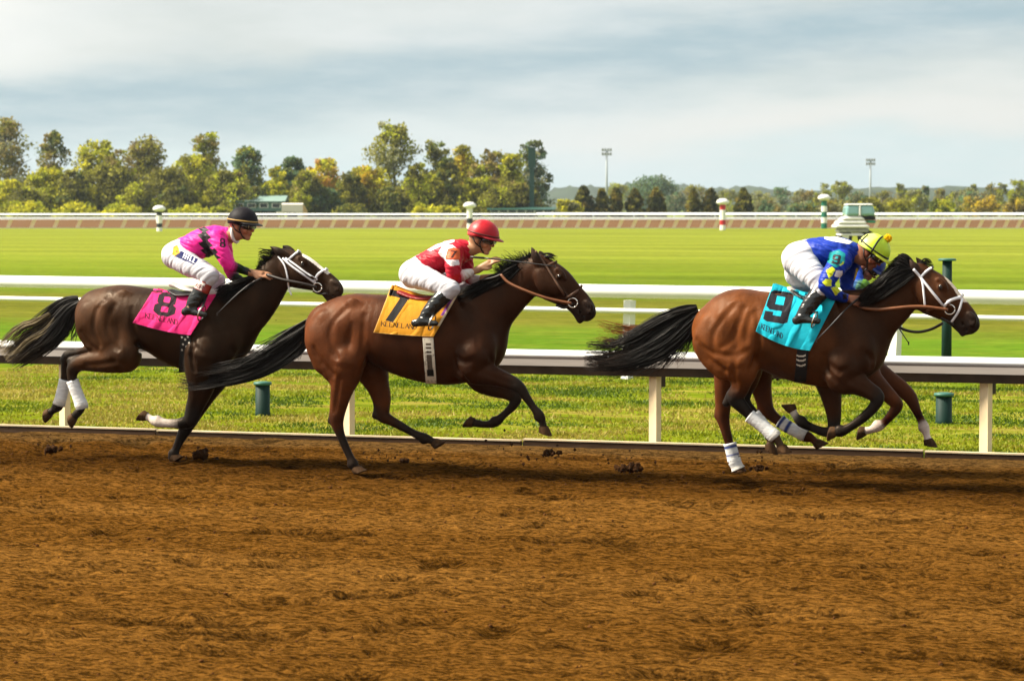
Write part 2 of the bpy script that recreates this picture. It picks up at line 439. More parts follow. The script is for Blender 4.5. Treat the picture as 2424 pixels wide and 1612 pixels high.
# ---- grass: verge, turf course and infield in one sheet
m_grass, nt, b = mat_new('turf'); N, L = nt.nodes, nt.links
b.inputs['Roughness'].default_value = 1.0; b.inputs['Specular IOR Level'].default_value = .0
tc = N.new('ShaderNodeTexCoord'); sp = N.new('ShaderNodeSeparateXYZ'); L.new(tc.outputs['Object'], sp.inputs[0])
def tnoise(sc, st, det=4, rough=.55):
    mp = N.new('ShaderNodeMapping'); mp.inputs['Scale'].default_value = st; L.new(tc.outputs['Object'], mp.inputs[0])
    t = N.new('ShaderNodeTexNoise'); t.inputs['Scale'].default_value = sc; t.inputs['Detail'].default_value = det; t.inputs['Roughness'].default_value = rough
    L.new(mp.outputs[0], t.inputs[0]); return t.outputs[0]
def ramp(src, stops, interp='LINEAR'):
    cr = N.new('ShaderNodeValToRGB'); cr.color_ramp.interpolation = interp; e = cr.color_ramp.elements
    while len(e) < len(stops): e.new(.5)
    for q, (p, c) in zip(e, stops): q.position = p; q.color = (*c, 1)
    L.new(src, cr.inputs[0]); return cr.outputs[0]
def mixc(f, a, bb, mode='MIX'):
    q = N.new('ShaderNodeMix'); q.data_type = 'RGBA'; q.blend_type = mode
    if isinstance(f, float): q.inputs[0].default_value = f
    else: L.new(f, q.inputs[0])
    for i, x in ((6, a), (7, bb)):
        if isinstance(x, tuple): q.inputs[i].default_value = (*x, 1)
        else: L.new(x, q.inputs[i])
    return q.outputs[2]
vv = mth('ADD', sp.outputs[1], mth('MULTIPLY', mth('SUBTRACT', tnoise(.35, (.35, 1, 1), 3), .5), 5.0))
vn = mth('DIVIDE', vv, 100.0)
band = ramp(vn, [(0, (.150, .175, .009)), (.085, (.125, .165, .008)), (.12, (.088, .148, .012)), (.20, (.088, .162, .012)), (.25, (.108, .116, .015)), (.36, (.115, .122, .016)),
                 (.42, (.092, .148, .013)), (.62, (.120, .166, .014)), (1.0, (.172, .202, .024))])
n1 = tnoise(1.0, (.55, 1.6, 1), 5, .6); n2 = tnoise(6, (.35, 1.0, 1), 5, .7); n3 = tnoise(.06, (.5, 2.5, 1), 4, .6)
near = N.new('ShaderNodeMapRange'); L.new(vn, near.inputs[0]); near.inputs[1].default_value = .10; near.inputs[2].default_value = .16; near.inputs[3].default_value = 1; near.inputs[4].default_value = .25
patch = N.new('ShaderNodeMapRange'); L.new(n1, patch.inputs[0]); patch.inputs[1].default_value = .50; patch.inputs[2].default_value = .60
c = mixc(mth('MULTIPLY', patch.outputs[0], near.outputs[0]), band, (.22, .185, .035))
dk = N.new('ShaderNodeMapRange'); L.new(n1, dk.inputs[0]); dk.inputs[1].default_value = .46; dk.inputs[2].default_value = .32
c = mixc(mth('MULTIPLY', mth('MULTIPLY', dk.outputs[0], near.outputs[0]), .75), c, (.028, .050, .008))
mr = N.new('ShaderNodeMapRange'); L.new(n2, mr.inputs[0]); mr.inputs[1].default_value = .3; mr.inputs[2].default_value = .7; mr.inputs[3].default_value = .62; mr.inputs[4].default_value = 1.35
mr3 = N.new('ShaderNodeMapRange'); L.new(n3, mr3.inputs[0]); mr3.inputs[1].default_value = .3; mr3.inputs[2].default_value = .7; mr3.inputs[3].default_value = .74; mr3.inputs[4].default_value = 1.20
s1 = N.new('ShaderNodeVectorMath'); s1.operation = 'SCALE'; L.new(c, s1.inputs[0]); L.new(mth('MULTIPLY', mr.outputs[0], mr3.outputs[0]), s1.inputs['Scale'])
L.new(s1.outputs[0], b.inputs['Base Color'])
bp = N.new('ShaderNodeBump'); bp.inputs['Distance'].default_value = .05; bp.inputs['Strength'].default_value = .6; L.new(n2, bp.inputs['Height']); L.new(bp.outputs[0], b.inputs['Normal'])
def grass_z(X, Y): return .05 * (fnoise(X * .7, Y * .7, 3) - .45) * np.exp(-Y / 40) + .01
o = grid_mesh(axis(-420, 420, .5, -12, 12, 40), np.concatenate([np.arange(.05, 14, .3), np.linspace(14, 60, 20), np.linspace(70, 420, 12)]), grass_z, 'infield_grass', m_grass, kind='structure'); gobj(o)

# blades on the verge between the two rails
def blades(n, s0, s1, v0, v1, hmin, hmax, wd):
    s = RNG.uniform(s0, s1, n); v = v0 + (v1 - v0) * RNG.random(n) ** 1.2
    keep = fnoise(s * 1.2 + 3, v * 1.6, 3) + RNG.normal(0, .12, n) > .36; s, v = s[keep], v[keep]; n = len(s)
    z = grass_z(s, v) - .005; h = RNG.uniform(hmin, hmax, n) * (.6 + .9 * fnoise(s * .9, v * .9 + 9, 3)); a = RNG.uniform(0, 6.283, n); lean = RNG.normal(0, .5, (n, 2)) * h[:, None]
    w = wd * RNG.uniform(.6, 1.4, n); dx, dy = np.cos(a) * w, np.sin(a) * w
    V = np.stack([np.stack([s - dx, v - dy, z], 1), np.stack([s + dx, v + dy, z], 1), np.stack([s + lean[:, 0], v + lean[:, 1], z + h], 1)], 1).reshape(-1, 3)
    pal = np.array([[.165, .215, .006], [.260, .285, .012], [.070, .120, .004], [.33, .27, .045], [.23, .215, .014]])
    t = fnoise(s * .75 + 50, v * 1.2 + 20, 3); t = .44 + (t - .44) * 1.7 + RNG.normal(0, .05, n); ci = np.digitize(t, [.26, .38, .50, .60])
    c = pal[np.array([2, 0, 1, 4, 3])[ci]] * RNG.uniform(.75, 1.2, (n, 1))
    return V, np.arange(3 * n).reshape(-1, 3), np.repeat(c, 3, 0)
def leafmat(name, trans=.35, rough=.6, var=.0):
    m, nt, b = mat_new(name); N, L = nt.nodes, nt.links
    at = N.new('ShaderNodeAttribute'); at.attribute_name = 'Col'; L.new(at.outputs['Color'], b.inputs['Base Color']); b.inputs['Roughness'].default_value = rough; b.inputs['Specular IOR Level'].default_value = .25
    tr = N.new('ShaderNodeBsdfTranslucent'); L.new(at.outputs['Color'], tr.inputs[0]); mx = N.new('ShaderNodeMixShader'); mx.inputs[0].default_value = trans
    L.new(b.outputs[0], mx.inputs[1]); L.new(tr.outputs[0], mx.inputs[2]); L.new(mx.outputs[0], nt.nodes['Material Output'].inputs[0]); return m
m_blade = leafmat('grass_blade')
V, F, C = blades(230000, -10, 7.8, .08, 12.5, .012, .042, .012)
o = mesh_obj('verge_grass', V, F, m_blade, None, C, False, kind='stuff', label='tufted yellow green grass on the verge between the two rails'); gobj(o)

# ---- inner rail of the dirt course: white top, shade painted into the grey face and dark brown underside
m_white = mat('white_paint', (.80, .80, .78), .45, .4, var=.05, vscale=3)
m_face = mat('shaded_rail_face', (.30, .265, .24), .5, .4, var=.10, vscale=3, stretch=(.3, 2, 2), bump=.002, bscale=8)
m_under = mat('shade_brown_steel', (.060, .040, .028), .7, .3, var=.3, vscale=5)
m_post = mat('cream_post_paint', (.84, .68, .44), .6, .3, var=.12, vscale=4)
rail_px = [(108, 0), (1537, 0), (2325, 0)]
kb = lambda px: 1028 + 72 * px / 2424
pB = [gloc(ground_at(px, kb(px) - 1)) for px in (1537, 2325)]
sp_ = pB[1][0] - pB[0][0]; RV = .20
def railz(py, px, v):
    d = ray(px, py); q = FG.O + FG.yh * v; t = (q @ FG.yh) / (d[0] * FG.yh[0] + d[1] * FG.yh[1]); return CAMH + d[2] * t
zt = .5 * (railz(811, 0, RV) + railz(849, 2424, RV)); zb = zt - .205
fence = gobj(empty('racecourse_rail', label='wide low white inner rail, its face shaded grey, nearest the horses on cream posts', cat='rail'))
S0, S1 = -34, 34
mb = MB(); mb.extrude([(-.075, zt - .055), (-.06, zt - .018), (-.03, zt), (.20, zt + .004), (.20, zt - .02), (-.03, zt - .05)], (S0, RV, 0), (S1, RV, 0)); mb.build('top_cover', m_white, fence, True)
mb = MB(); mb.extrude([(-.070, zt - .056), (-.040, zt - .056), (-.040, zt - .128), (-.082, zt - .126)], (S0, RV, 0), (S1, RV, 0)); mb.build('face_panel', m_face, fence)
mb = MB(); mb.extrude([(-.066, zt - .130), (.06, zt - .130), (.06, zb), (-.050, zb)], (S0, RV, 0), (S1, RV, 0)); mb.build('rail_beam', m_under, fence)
mb = MB(); mb.box((-.042, -.035, -.05), (.042, .035, zb - .002)); p0 = mb.build('post', m_post, fence)
p1 = MB().box((-.03, -.10, zb - .10), (.03, .034, zb + .03)).build('bracket', m_under, p0); p1.location = (.0, .075, 0); p0.rotation_euler = (0, 0, R(-24))
k0 = int(-14); first = True
for k in range(-9, 9):
    x = pB[0][0] + sp_ * k
    if first: p0.location = (x, RV + .03, 0); first = False
    else: q = copy_obj(p0, fence, (x, RV + .03, 0)); copy_obj(p1, q)

# ---- turf rail: round white double rail on leaning white posts
tz = 1.20
def turf_pt(px, py, z): return ground_at(px, py, z)
A = turf_pt(0, 652, tz); B = turf_pt(2424, 688, tz)
TR = Frame((A + B) / 2, math.atan2(A[1] - B[1], B[0] - A[0]))
turf = empty('turf_rail', (*TR.O, 0), -TR.yaw, label='round white double rail beyond the verge on leaning white posts', cat='rail')
mb = MB()
prof = [(.085 * math.cos(a) , tz - .085 + .085 * math.sin(a)) for a in np.linspace(0, 2 * math.pi, 14, endpoint=False)]
prof = [(x * .8, z if z > tz - .085 else tz - .085 + (z - tz + .085) * 1.0) for x, z in prof]
mb.extrude(prof, (-45, 0, 0), (45, 0, 0)); mb.build('top_rail', m_white, turf, True)
mb = MB(); l_ = tz - .33
mb.extrude([(.035 * math.cos(a), l_ + .035 * math.sin(a)) for a in np.linspace(0, 2 * math.pi, 10, endpoint=False)], (-45, .02, 0), (45, .02, 0)); mb.build('lower_rail', m_white, turf, True)
tp = [TR.P(px, 912, 0)[0] for px in (1478, 2110)]; ts = tp[1] - tp[0]
mb = MB(); mb.add([(-.13, -.04, -.05), (.03, -.04, -.05), (.03, .04, -.05), (-.13, .04, -.05), (-.06, -.04, tz - .20), (.10, -.04, tz - .20), (.10, .04, tz - .20), (-.06, .04, tz - .20)],
                  [(3, 2, 1, 0), (4, 5, 6, 7), (0, 1, 5, 4), (1, 2, 6, 5), (2, 3, 7, 6), (3, 0, 4, 7)])
q0 = mb.build('post', m_white, turf); q0.location = (tp[0], .13, 0); q0.rotation_euler = (0, 0, R(-32))
for k in range(-8, 9):
    if k: copy_obj(q0, turf, (tp[0] + ts * k, .13, 0))

# ---- green bollards and the tall green post on the verge
m_green = mat('dark_green_plastic', (.002, .024, .018), .65, .25, var=.2, vscale=5); m_cap = mat('pale_green_cap', (.03, .12, .09), .5, .4)
def bollard(px, ytop, ybase, wpx, label, grp):
    p = ground_at(px, ybase); m = p[1] / FPX; h = (ybase - ytop) * m; r = wpx * m / 2
    e = empty('green_bollard', p, label=label, cat='bollard', group=grp)
    MB().lathe([(r, -.03), (r, h * .12), (r * .96, h * .14), (r * .96, h - .03)], sides=16).build('sleeve', m_green, e, True)
    MB().lathe([(r * 1.16, h - .03), (r * 1.22, h - .015), (r * 1.16, h), (r * .5, h + .008), (.001, h + .01)], sides=16).build('cap', m_cap, e, True)
bollard(622, 904, 985, 36, 'short dark green bollard on the verge behind the tail of the middle horse', 'green bollards on the verge')
bollard(2234, 930, 1003, 40, 'short dark green bollard on the verge at the right below the leading horse\'s nose', 'green bollards on the verge')
p = ground_at(2240, 905); m = p[1] / FPX; h = height_at(612, p[1])
e = empty('green_post', p, label='tall slim dark green post with flat cap beyond the turf rail at the right', cat='post')
MB().lathe([(.065, -.03), (.06, h - .03)], sides=12).build('pole', m_green, e, True)
MB().lathe([(.11, h - .03), (.115, h - .01), (.09, h)], sides=12).build('cap', m_cap, e, True)

# ---- far side of the course: rail, posts, dirt stretch, bank
YF = 293.0
m_fdirt = mat('far_loam', (.112, .056, .020), .95, .1, var=.15, vscale=.15, stretch=(.2, 1, 1))
def fz(y): return np.interp(y, [YF, YF + .6, YF + 30, YF + 32, YF + 70, YF + 90], [.0, .03, .95, 1.0, 1.1, 1.05])
o = grid_mesh(np.linspace(-600, 600, 13), np.linspace(YF, YF + 30, 7), lambda X, Y: fz(Y), 'far_dirt_track', m_fdirt, kind='structure')
m_bank = mat('bank_grass', (.12, .15, .018), .95, .1, var=.3, vscale=.12)
o = grid_mesh(np.concatenate([[-6000, -2500], np.linspace(-900, 900, 13), [2500, 6000]]), np.array([YF + 30.0, YF + 32, YF + 50, YF + 70, YF + 120, 900, 1500, 3000, 7000]),
              lambda X, Y: np.where(Y < YF + 71, fz(Y), 1.05), 'far_meadow', m_bank, kind='structure')
far = empty('far_rail', (0, YF - .5, 0), label='long white rail with slanted posts along the far dirt stretch', cat='rail')
zr = [height_at(y, YF - .5) for y in (506.0, 508.8, 514.4, 519.8, 541, 539.5)]
MB().extrude([(-.09, zr[1]), (.26, zr[0] + .02), (.24, zr[1])], (-150, 0, 0), (150, 0, 0)).build('upper_rail', m_white, far)
MB().extrude([(-.16, zr[3]), (.30, zr[2]), (.28, zr[3])], (-150, 0, 0), (150, 0, 0)).build('main_rail', m_white, far)
MB().box((-150, -.25, .0), (150, .10, zr[5] - .0)).build('kerb_strip', mat('pale_kerb', (.62, .62, .5), .7), far)
m_fpost = mat('tan_post', (.80, .60, .38), .7, .2)
w_ = .42
fp = MB().add([(-w_ - .3, .0, .05), (-.3, .0, .05), (-.3, .08, .05), (-w_ - .3, .08, .05), (-w_ + .12, .0, zr[3] - .01), (.12, .0, zr[3] - .01), (.12, .08, zr[3] - .01), (-w_ + .12, .08, zr[3] - .01)],
              [(3, 2, 1, 0), (4, 5, 6, 7), (0, 1, 5, 4), (1, 2, 6, 5), (2, 3, 7, 6), (3, 0, 4, 7)]).build('post', m_fpost, far)
px = 30.0; first = True
while px < 2440:
    x = at_depth(px, 530, YF)[0]
    if first: fp.location = (x, .1, 0); first = False
    else: copy_obj(fp, far, (x, .1, 0))
    px += np.interp(px, [0, 300, 700, 1400, 2424], [56, 52, 40, 33, 30])
# outer rail of the far stretch
YO = YF + 34
out = empty('outer_rail', (0, YO, 0), label='thin white outer rail just below the distant trees', cat='rail')
za, zb_ = height_at(504.0, YO), height_at(507.5, YO)
MB().extrude([(-.08, zb_), (.2, za), (.18, zb_)], (3, 0, 0), (160, 0, 0)).build('top_rail', m_white, out)
op = MB().box((-.06, -.05, .7), (.06, .05, zb_ - .01)).build('post', m_white, out); op.location = (5, .02, 0)
for k in range(1, 30): copy_obj(op, out, (5 + 5 * k, .02, 0))

# ---- furlong poles
m_wc = mat('white_pole', (.78, .78, .74), .5, .3); m_red = mat('red_pole', (.45, .02, .025), .5, .3); m_blk = mat('black_pole', (.02, .022, .025), .5, .3); m_grn = mat('green_pole', (.01, .14, .09), .5, .3)
def furlong(px, ytop, ybase, bands, label):
    Y = min(CAMH * FPX / (ybase - HORI), 290); x = at_depth(px, 500, Y)[0]; H = height_at(ytop, Y); m = Y / FPX
    e = empty('furlong_pole', (x, Y, 0), label=label, cat='marker pole', group='striped furlong poles in the infield')
    r = 7.5 * m; top = H - 14 * m
    z = 0.0; n = len(bands)
    for i, bm in enumerate(bands):
        z1 = top * (i + 1) / n
        MB().lathe([(r * .92, z + .002), (r * .92, z1)], sides=8).build('pole_section', bm, e)
        z = z1
    MB().lathe([(r * 1.1, top), (r * 1.9, top + 3 * m), (r * 2.1, top + 6 * m), (r * 1.8, top + 10 * m), (r * 1.0, H - .0), (.01, H + .02)], sides=12).build('cap', m_wc, e, True)
furlong(377, 487, 548, [m_wc, m_blk, m_wc, m_wc, m_blk], 'furlong pole with white mushroom cap and black base at the left before the far rail')
furlong(1112, 479, 541, [m_wc, m_blk, m_wc, m_wc], 'all white furlong pole with mushroom cap directly behind the red helmet')
furlong(1711, 471, 545, [m_wc, m_red, m_wc, m_wc, m_red], 'red and white banded furlong pole right of the centre')
furlong(1951, 461, 541, [m_grn, m_wc, m_grn, m_wc, m_grn], 'green and white banded furlong pole left of the pale utility truck')

# ---- pale utility truck standing in the infield behind the leading rider
def truck():
    Y = CAMH * FPX / 82.0; p = at_depth(2010, 500, Y); m = Y / FPX
    e = empty('utility_truck', (p[0], Y, 0), label='pale utility truck with rounded teal cab glass behind the leading rider', cat='truck')
    zz = lambda y: height_at(y, Y)
    X = lambda px: (px - 2010) * m
    mw = mat('truck_white', (.70, .69, .66), .4, .5, var=.08, vscale=2); mg = mat('teal_glass', (.20, .38, .38), .08, .8); mk = mat('tyre_black', (.015, .015, .016), .8, .2); mgr = mat('truck_green', (.01, .16, .075), .4, .4)
    def slab(x0, x1, x2, x3, y0, y1, d, mm, nm, parent=e):       # lower width x0..x1, upper width x2..x3
        V = [(X(x0), -d, zz(y1)), (X(x1), -d, zz(y1)), (X(x1), d, zz(y1)), (X(x0), d, zz(y1)), (X(x2), -d * .9, zz(y0)), (X(x3), -d * .9, zz(y0)), (X(x3), d * .9, zz(y0)), (X(x2), d * .9, zz(y0))]
        o = MB().add(V, [(3, 2, 1, 0), (4, 5, 6, 7), (0, 1, 5, 4), (1, 2, 6, 5), (2, 3, 7, 6), (3, 0, 4, 7)]).build(nm, mm, parent)
        bv = o.modifiers.new('bevel', 'BEVEL'); bv.width = .16; bv.segments = 4; return o
    slab(1999, 2064, 2004, 2060, 482.5, 486, .9, mw, 'roof')
    slab(1997, 2030, 2000, 2031, 486.5, 511, .95, mg, 'windscreen'); slab(2032, 2068, 2032, 2063, 486.5, 511, .95, mg, 'side_window')
    slab(2028.5, 2033.5, 2029.5, 2033.5, 486.5, 511, .98, mw, 'pillar')
    slab(1985, 2045, 1997, 2036, 512, 521, 1.0, mw, 'bonnet'); slab(1976, 2048, 1984, 2045, 521.5, 530, 1.05, mw, 'grille'); slab(1970, 2056, 1976, 2049, 530.5, 539, 1.1, mw, 'bumper')
    slab(1980, 2055, 1982, 2054, 540, 551, .95, mat('grey_step', (.30, .30, .28), .7, var=.2), 'running_board'); slab(1982, 2042, 1984, 2040, 552, 558.5, 1.0, mw, 'step')
    slab(2040, 2070, 2036, 2068, 512, 521, .9, mk, 'door_panel'); slab(2050, 2070, 2046, 2068, 522, 528, 1.0, mgr, 'mudguard')
    for dx, dy in ((1998, -.75), (2050, -.75), (1998, .75), (2050, .75)):
        V = MB(); r = .42
        V.tube([(X(dx), dy - .14, r), (X(dx), dy + .14, r)], r, 18); w = V.build('wheel', mk, e)
        MB().tube([(X(dx), dy - .15, r), (X(dx), dy - .10, r)], r * .5, 12).build('rim', mw, w)
truck()

# ---- buildings, trailers and the long green stand roof by the trees
def shed(px0, px1, ytop, ybase, Y, wallm, roofm, label, name='barn', cat='building', win=4):
    x0, x1 = at_depth(px0, 500, Y)[0], at_depth(px1, 500, Y)[0]; zt = height_at(ytop, Y); zb = max(1.0, height_at(ybase, Y)); h = zt - zb; L_ = x1 - x0; d = 3.5
    e = empty(name, ((x0 + x1) / 2, Y + d, zb), label=label, cat=cat)
    MB().box((-L_ / 2, -d, 0), (L_ / 2, d, h * .62)).build('wall', wallm, e)
    MB().extrude([(-d - .5, h * .62 + .005), (d + .5, h * .62 + .005), (0, h)], (-L_ / 2 - .4, 0, 0), (L_ / 2 + .4, 0, 0)).build('roof', roofm, e)
    gm = mat('dark_window', (.02, .03, .035), .15, .6)
    for k in range(win):
        xc = -L_ / 2 + L_ * (k + .5) / win
        f = MB().box((xc - .55, -d - .06, h * .2), (xc + .55, -d - .004, h * .5)).build('window', m_wc, e); MB().box((xc - .45, -d - .08, h * .23), (xc + .45, -d - .062, h * .47)).build('pane', gm, f)
    return e
m_teal = mat('teal_wall', (.10, .19, .17), .7, .3, var=.15); m_tealr = mat('pale_teal_roof', (.20, .30, .27), .5, .4, var=.1); m_dgr = mat('dark_green_roof', (.010, .060, .042), .5, .4, var=.15)
shed(552, 668, 463, 500, YF + 42, m_teal, m_tealr, 'long teal barn with pale roof among the trees behind the black helmet')
shed(360, 395, 458, 486, YF + 48, mat('grey_wall', (.45, .45, .43), .7), mat('pale_roof', (.6, .6, .58), .6), 'small pale grey shed in front of the trees at the left', win=2)
shed(1160, 1350, 491, 506, YF + 39, m_dgr, m_dgr, 'long low dark green stand in front of the tallest tree bank', win=9)
def trailer(px0, px1, ytop, ybase, Y):
    x0, x1 = at_depth(px0, 500, Y)[0], at_depth(px1, 500, Y)[0]; zt = height_at(ytop, Y); zb = 1.0; h = zt - zb; L_ = x1 - x0
    e = empty('horse_trailer', ((x0 + x1) / 2, Y, zb), label='white horse trailer with tan nose parked beside the teal barn', cat='trailer')
    mw = mat('trailer_white', (.62, .58, .50), .4, .4); mt = mat('trailer_tan', (.55, .36, .16), .5, .3); mk = bpy.data.materials['tyre_black']
    MB().extrude([(-1, h * .45), (1, h * .45), (.95, h * .9), (.5, h), (-.5, h), (-.95, h * .9)], (-L_ * .32, 0, 0), (L_ * .38, 0, 0)).build('box_body', mw, e)
    MB().add([(L_ * .38 + .01, -1, h * .1), (L_ * .38 + .01, 1, h * .1), (L_ * .38 + .01, 1, h * .85), (L_ * .38 + .01, -1, h * .85), (L_ * .52, -.4, h * .15), (L_ * .52, .4, h * .15), (L_ * .5, .4, h * .5), (L_ * .5, -.4, h * .5)],
             [(3, 2, 1, 0), (4, 5, 6, 7), (0, 1, 5, 4), (1, 2, 6, 5), (2, 3, 7, 6), (3, 0, 4, 7)]).build('nose', mt, e)
    MB().box((-L_ * .5, -.9, h * .28), (-L_ * .1, .9, h * .44)).build('ramp', mw, e); MB().box((-L_ * .09, -1.02, h * .12), (L_ * .379, 1.02, h * .44)).build('skirt', mw, e)
    for k in (-.05, .12):
        MB().tube([(L_ * k, -1.1, .35), (L_ * k, -.85, .35)], .35, 14).build('wheel', mk, e)
trailer(655, 727, 481, 505, YF + 38)

# ---- light masts
def mast(px, ytop, Y, label):
    x = at_depth(px, 500, Y)[0]; H = height_at(ytop, Y); m = Y / FPX
    mm = mat('pale_steel', (.34, .38, .40), .7, .2); e = empty('light_mast', (x, Y, 1), label=label, cat='floodlight mast', group='pale floodlight masts beyond the far stretch'); H -= 1
    MB().lathe([(.26, 0), (.17, H * .98)], sides=10).build('pole', mm, e, True)
    for r_ in range(2): MB().box((-1.0, -.1, H - .3 - .8 * r_), (1.0, .1, H - .16 - .8 * r_)).build('crossbar', mm, e)
    for r_ in range(2):
        for k in range(4): MB().box((-.98 + .52 * k, -.3, H - .16 - .8 * r_ + .01), (-.60 + .52 * k, .1, H + .24 - .8 * r_)).build('floodlight', mat('lamp_grey', (.36, .36, .37), .4), e)
mast(1436, 355, 520, 'taller pale floodlight mast, nearer the middle')
mast(2060, 379, 560, 'shorter pale floodlight mast, towards the right above the utility truck')
# dark green tower among the trees
x, Y = at_depth(1259, 500, YF + 44)[0], YF + 44; H = height_at(352, Y) - 1
e = empty('green_tower', (x, Y, 1), label='slim dark green tower rising in front of the rightmost tree of the bank', cat='tower')
MB().box((-.30, -.30, 0), (.30, .30, H * .72)).build('shaft', m_dgr, e); MB().box((-.46, -.46, H * .72 + .002), (.46, .46, H)).build('cabin', m_dgr, e); MB().box((-.55, -.55, H + .002), (.55, .55, H + .12)).build('roof', m_dgr, e)

# ---- trees
m_leaf = leafmat('foliage', .48, .7); m_bark = mat('bark', (.055, .043, .030), .9, .2, var=.3, vscale=3)
PAL = dict(olive=(.235, .225, .028), yellow=(.47, .44, .022), lime=(.345, .365, .020), dark=(.115, .142, .026), teal=(.115, .185, .090), brown=(.285, .225, .065), gold=(.52, .38, .028), grey=(.240, .240, .115), orange=(.46, .27, .05), deep=(.130, .124, .020))
PAL.update(cdark=(.075, .080, .016), colive=(.20, .185, .026), cbrown=(.24, .19, .035))
def leaf_cloud(cent, rad, cols, per, size):
    n = len(cent); c = np.repeat(cent, per, 0); d = RNG.normal(0, 1, (n * per, 3)); d /= np.linalg.norm(d, axis=1)[:, None]
    rr = np.repeat(rad, per)[:, None] * RNG.random((n * per, 1)) ** .45
    p = c + d * rr * np.array([1, 1, .8]); a = RNG.normal(0, 1, (n * per, 3)); a /= np.linalg.norm(a, axis=1)[:, None]; b_ = np.cross(a, RNG.normal(0, 1, (n * per, 3))); b_ /= np.linalg.norm(b_, axis=1)[:, None]
    s = size * RNG.uniform(.6, 1.4, (n * per, 1)); V = np.stack([p - a * s, p - b_ * s * .6, p + a * s, p + b_ * s * .6], 1).reshape(-1, 3)
    col = np.repeat(cols, per, 0) * RNG.uniform(.6, 1.45, (n * per, 1)); return V, np.arange(4 * n * per).reshape(-1, 4), np.repeat(col, 4, 0)
def tree(px, ytop, hw, Y, cols, label, shape='round', ybase=504, grp=None, clumps=70, per=42, loose=0.0, name='tree', size=None):
    x = at_depth(px, 500, Y)[0]; m = Y / FPX; z0 = 1.0; H = height_at(ytop, Y) - z0; w = hw * m
    e = empty(name, (x, Y, z0), label=label, cat='tree' if name != 'bush' else 'bush', group=grp)
    t = RNG.random(clumps)
    if shape == 'round': zf = .16 + .80 * t; wf = np.sin(np.clip((zf - .02) / 1.0, 0, 1) ** .8 * math.pi) ** .6
    elif shape == 'tall': zf = .10 + .88 * t; wf = np.clip(1.22 - zf, .10, 1) ** .62 * (.80 + .22 * np.sin(zf * 17 + px))
    elif shape == 'cone': zf = .04 + .93 * t ** 1.1; wf = np.clip(1 - zf ** 2.6, .05, 1)
    else: zf = .05 + .8 * t; wf = np.sqrt(np.clip(1 - zf ** 2, .05, 1))
    an = RNG.uniform(0, 2 * math.pi, clumps); q = RNG.random(clumps) ** .5
    cr = w * (.30 if shape != 'cone' else .34) * RNG.uniform(.6, 1.2, clumps) * (1 - .4 * loose) * np.where(zf > .8, .75, 1)
    cent = np.stack([np.cos(an) * q * wf * (w - cr * .6), np.sin(an) * q * wf * (w - cr * .6) * .8, zf * H - cr * .4], 1)
    pal = np.array([PAL[c] for c in cols]); ci = RNG.integers(0, len(pal), clumps); cc = pal[ci] * RNG.uniform(.75, 1.3, (clumps, 1))
    V, F, C = leaf_cloud(cent, cr, cc, int(per * (1 - .45 * loose)), size or max(.16, .0105 * w + .17))
    mesh_obj('crown', V, F, m_leaf, e, C, False)
    if shape != 'bush':
        mb = MB(); tr = max(.10, w * .045); mb.tube([(0, 0, -.2), (.1 * w * .3, 0, H * .3), (0, .05, H * .62), (.02, 0, H * .9)], [tr, tr * .8, tr * .5, tr * .12], 7)
        for k in range(6):
            a = k * 2.4 + px; z = H * (.22 + .1 * k); mb.tube([(0, 0, z), (math.cos(a) * w * .35, math.sin(a) * w * .3, z + H * .10), (math.cos(a) * w * .62, math.sin(a) * w * .5, z + H * .16)], [tr * .4, tr * .25, tr * .06], 5)
        mb.build('trunk', m_bark, e, True)
YT = YF + 52
FILL = [(60, 440, 60), (190, 430, 60), (330, 430, 60), (420, 440, 60), (500, 450, 50), (560, 430, 60), (620, 440, 50), (720, 420, 50), (830, 430, 60), (985, 420, 55), (1075, 430, 55), (1180, 440, 55), (1250, 450, 45), (280, 350, 60), (175, 400, 50), (560, 400, 40), (655, 390, 40), (725, 400, 45), (990, 380, 40), (1060, 370, 40), (1135, 385, 45), (830, 405, 45)]
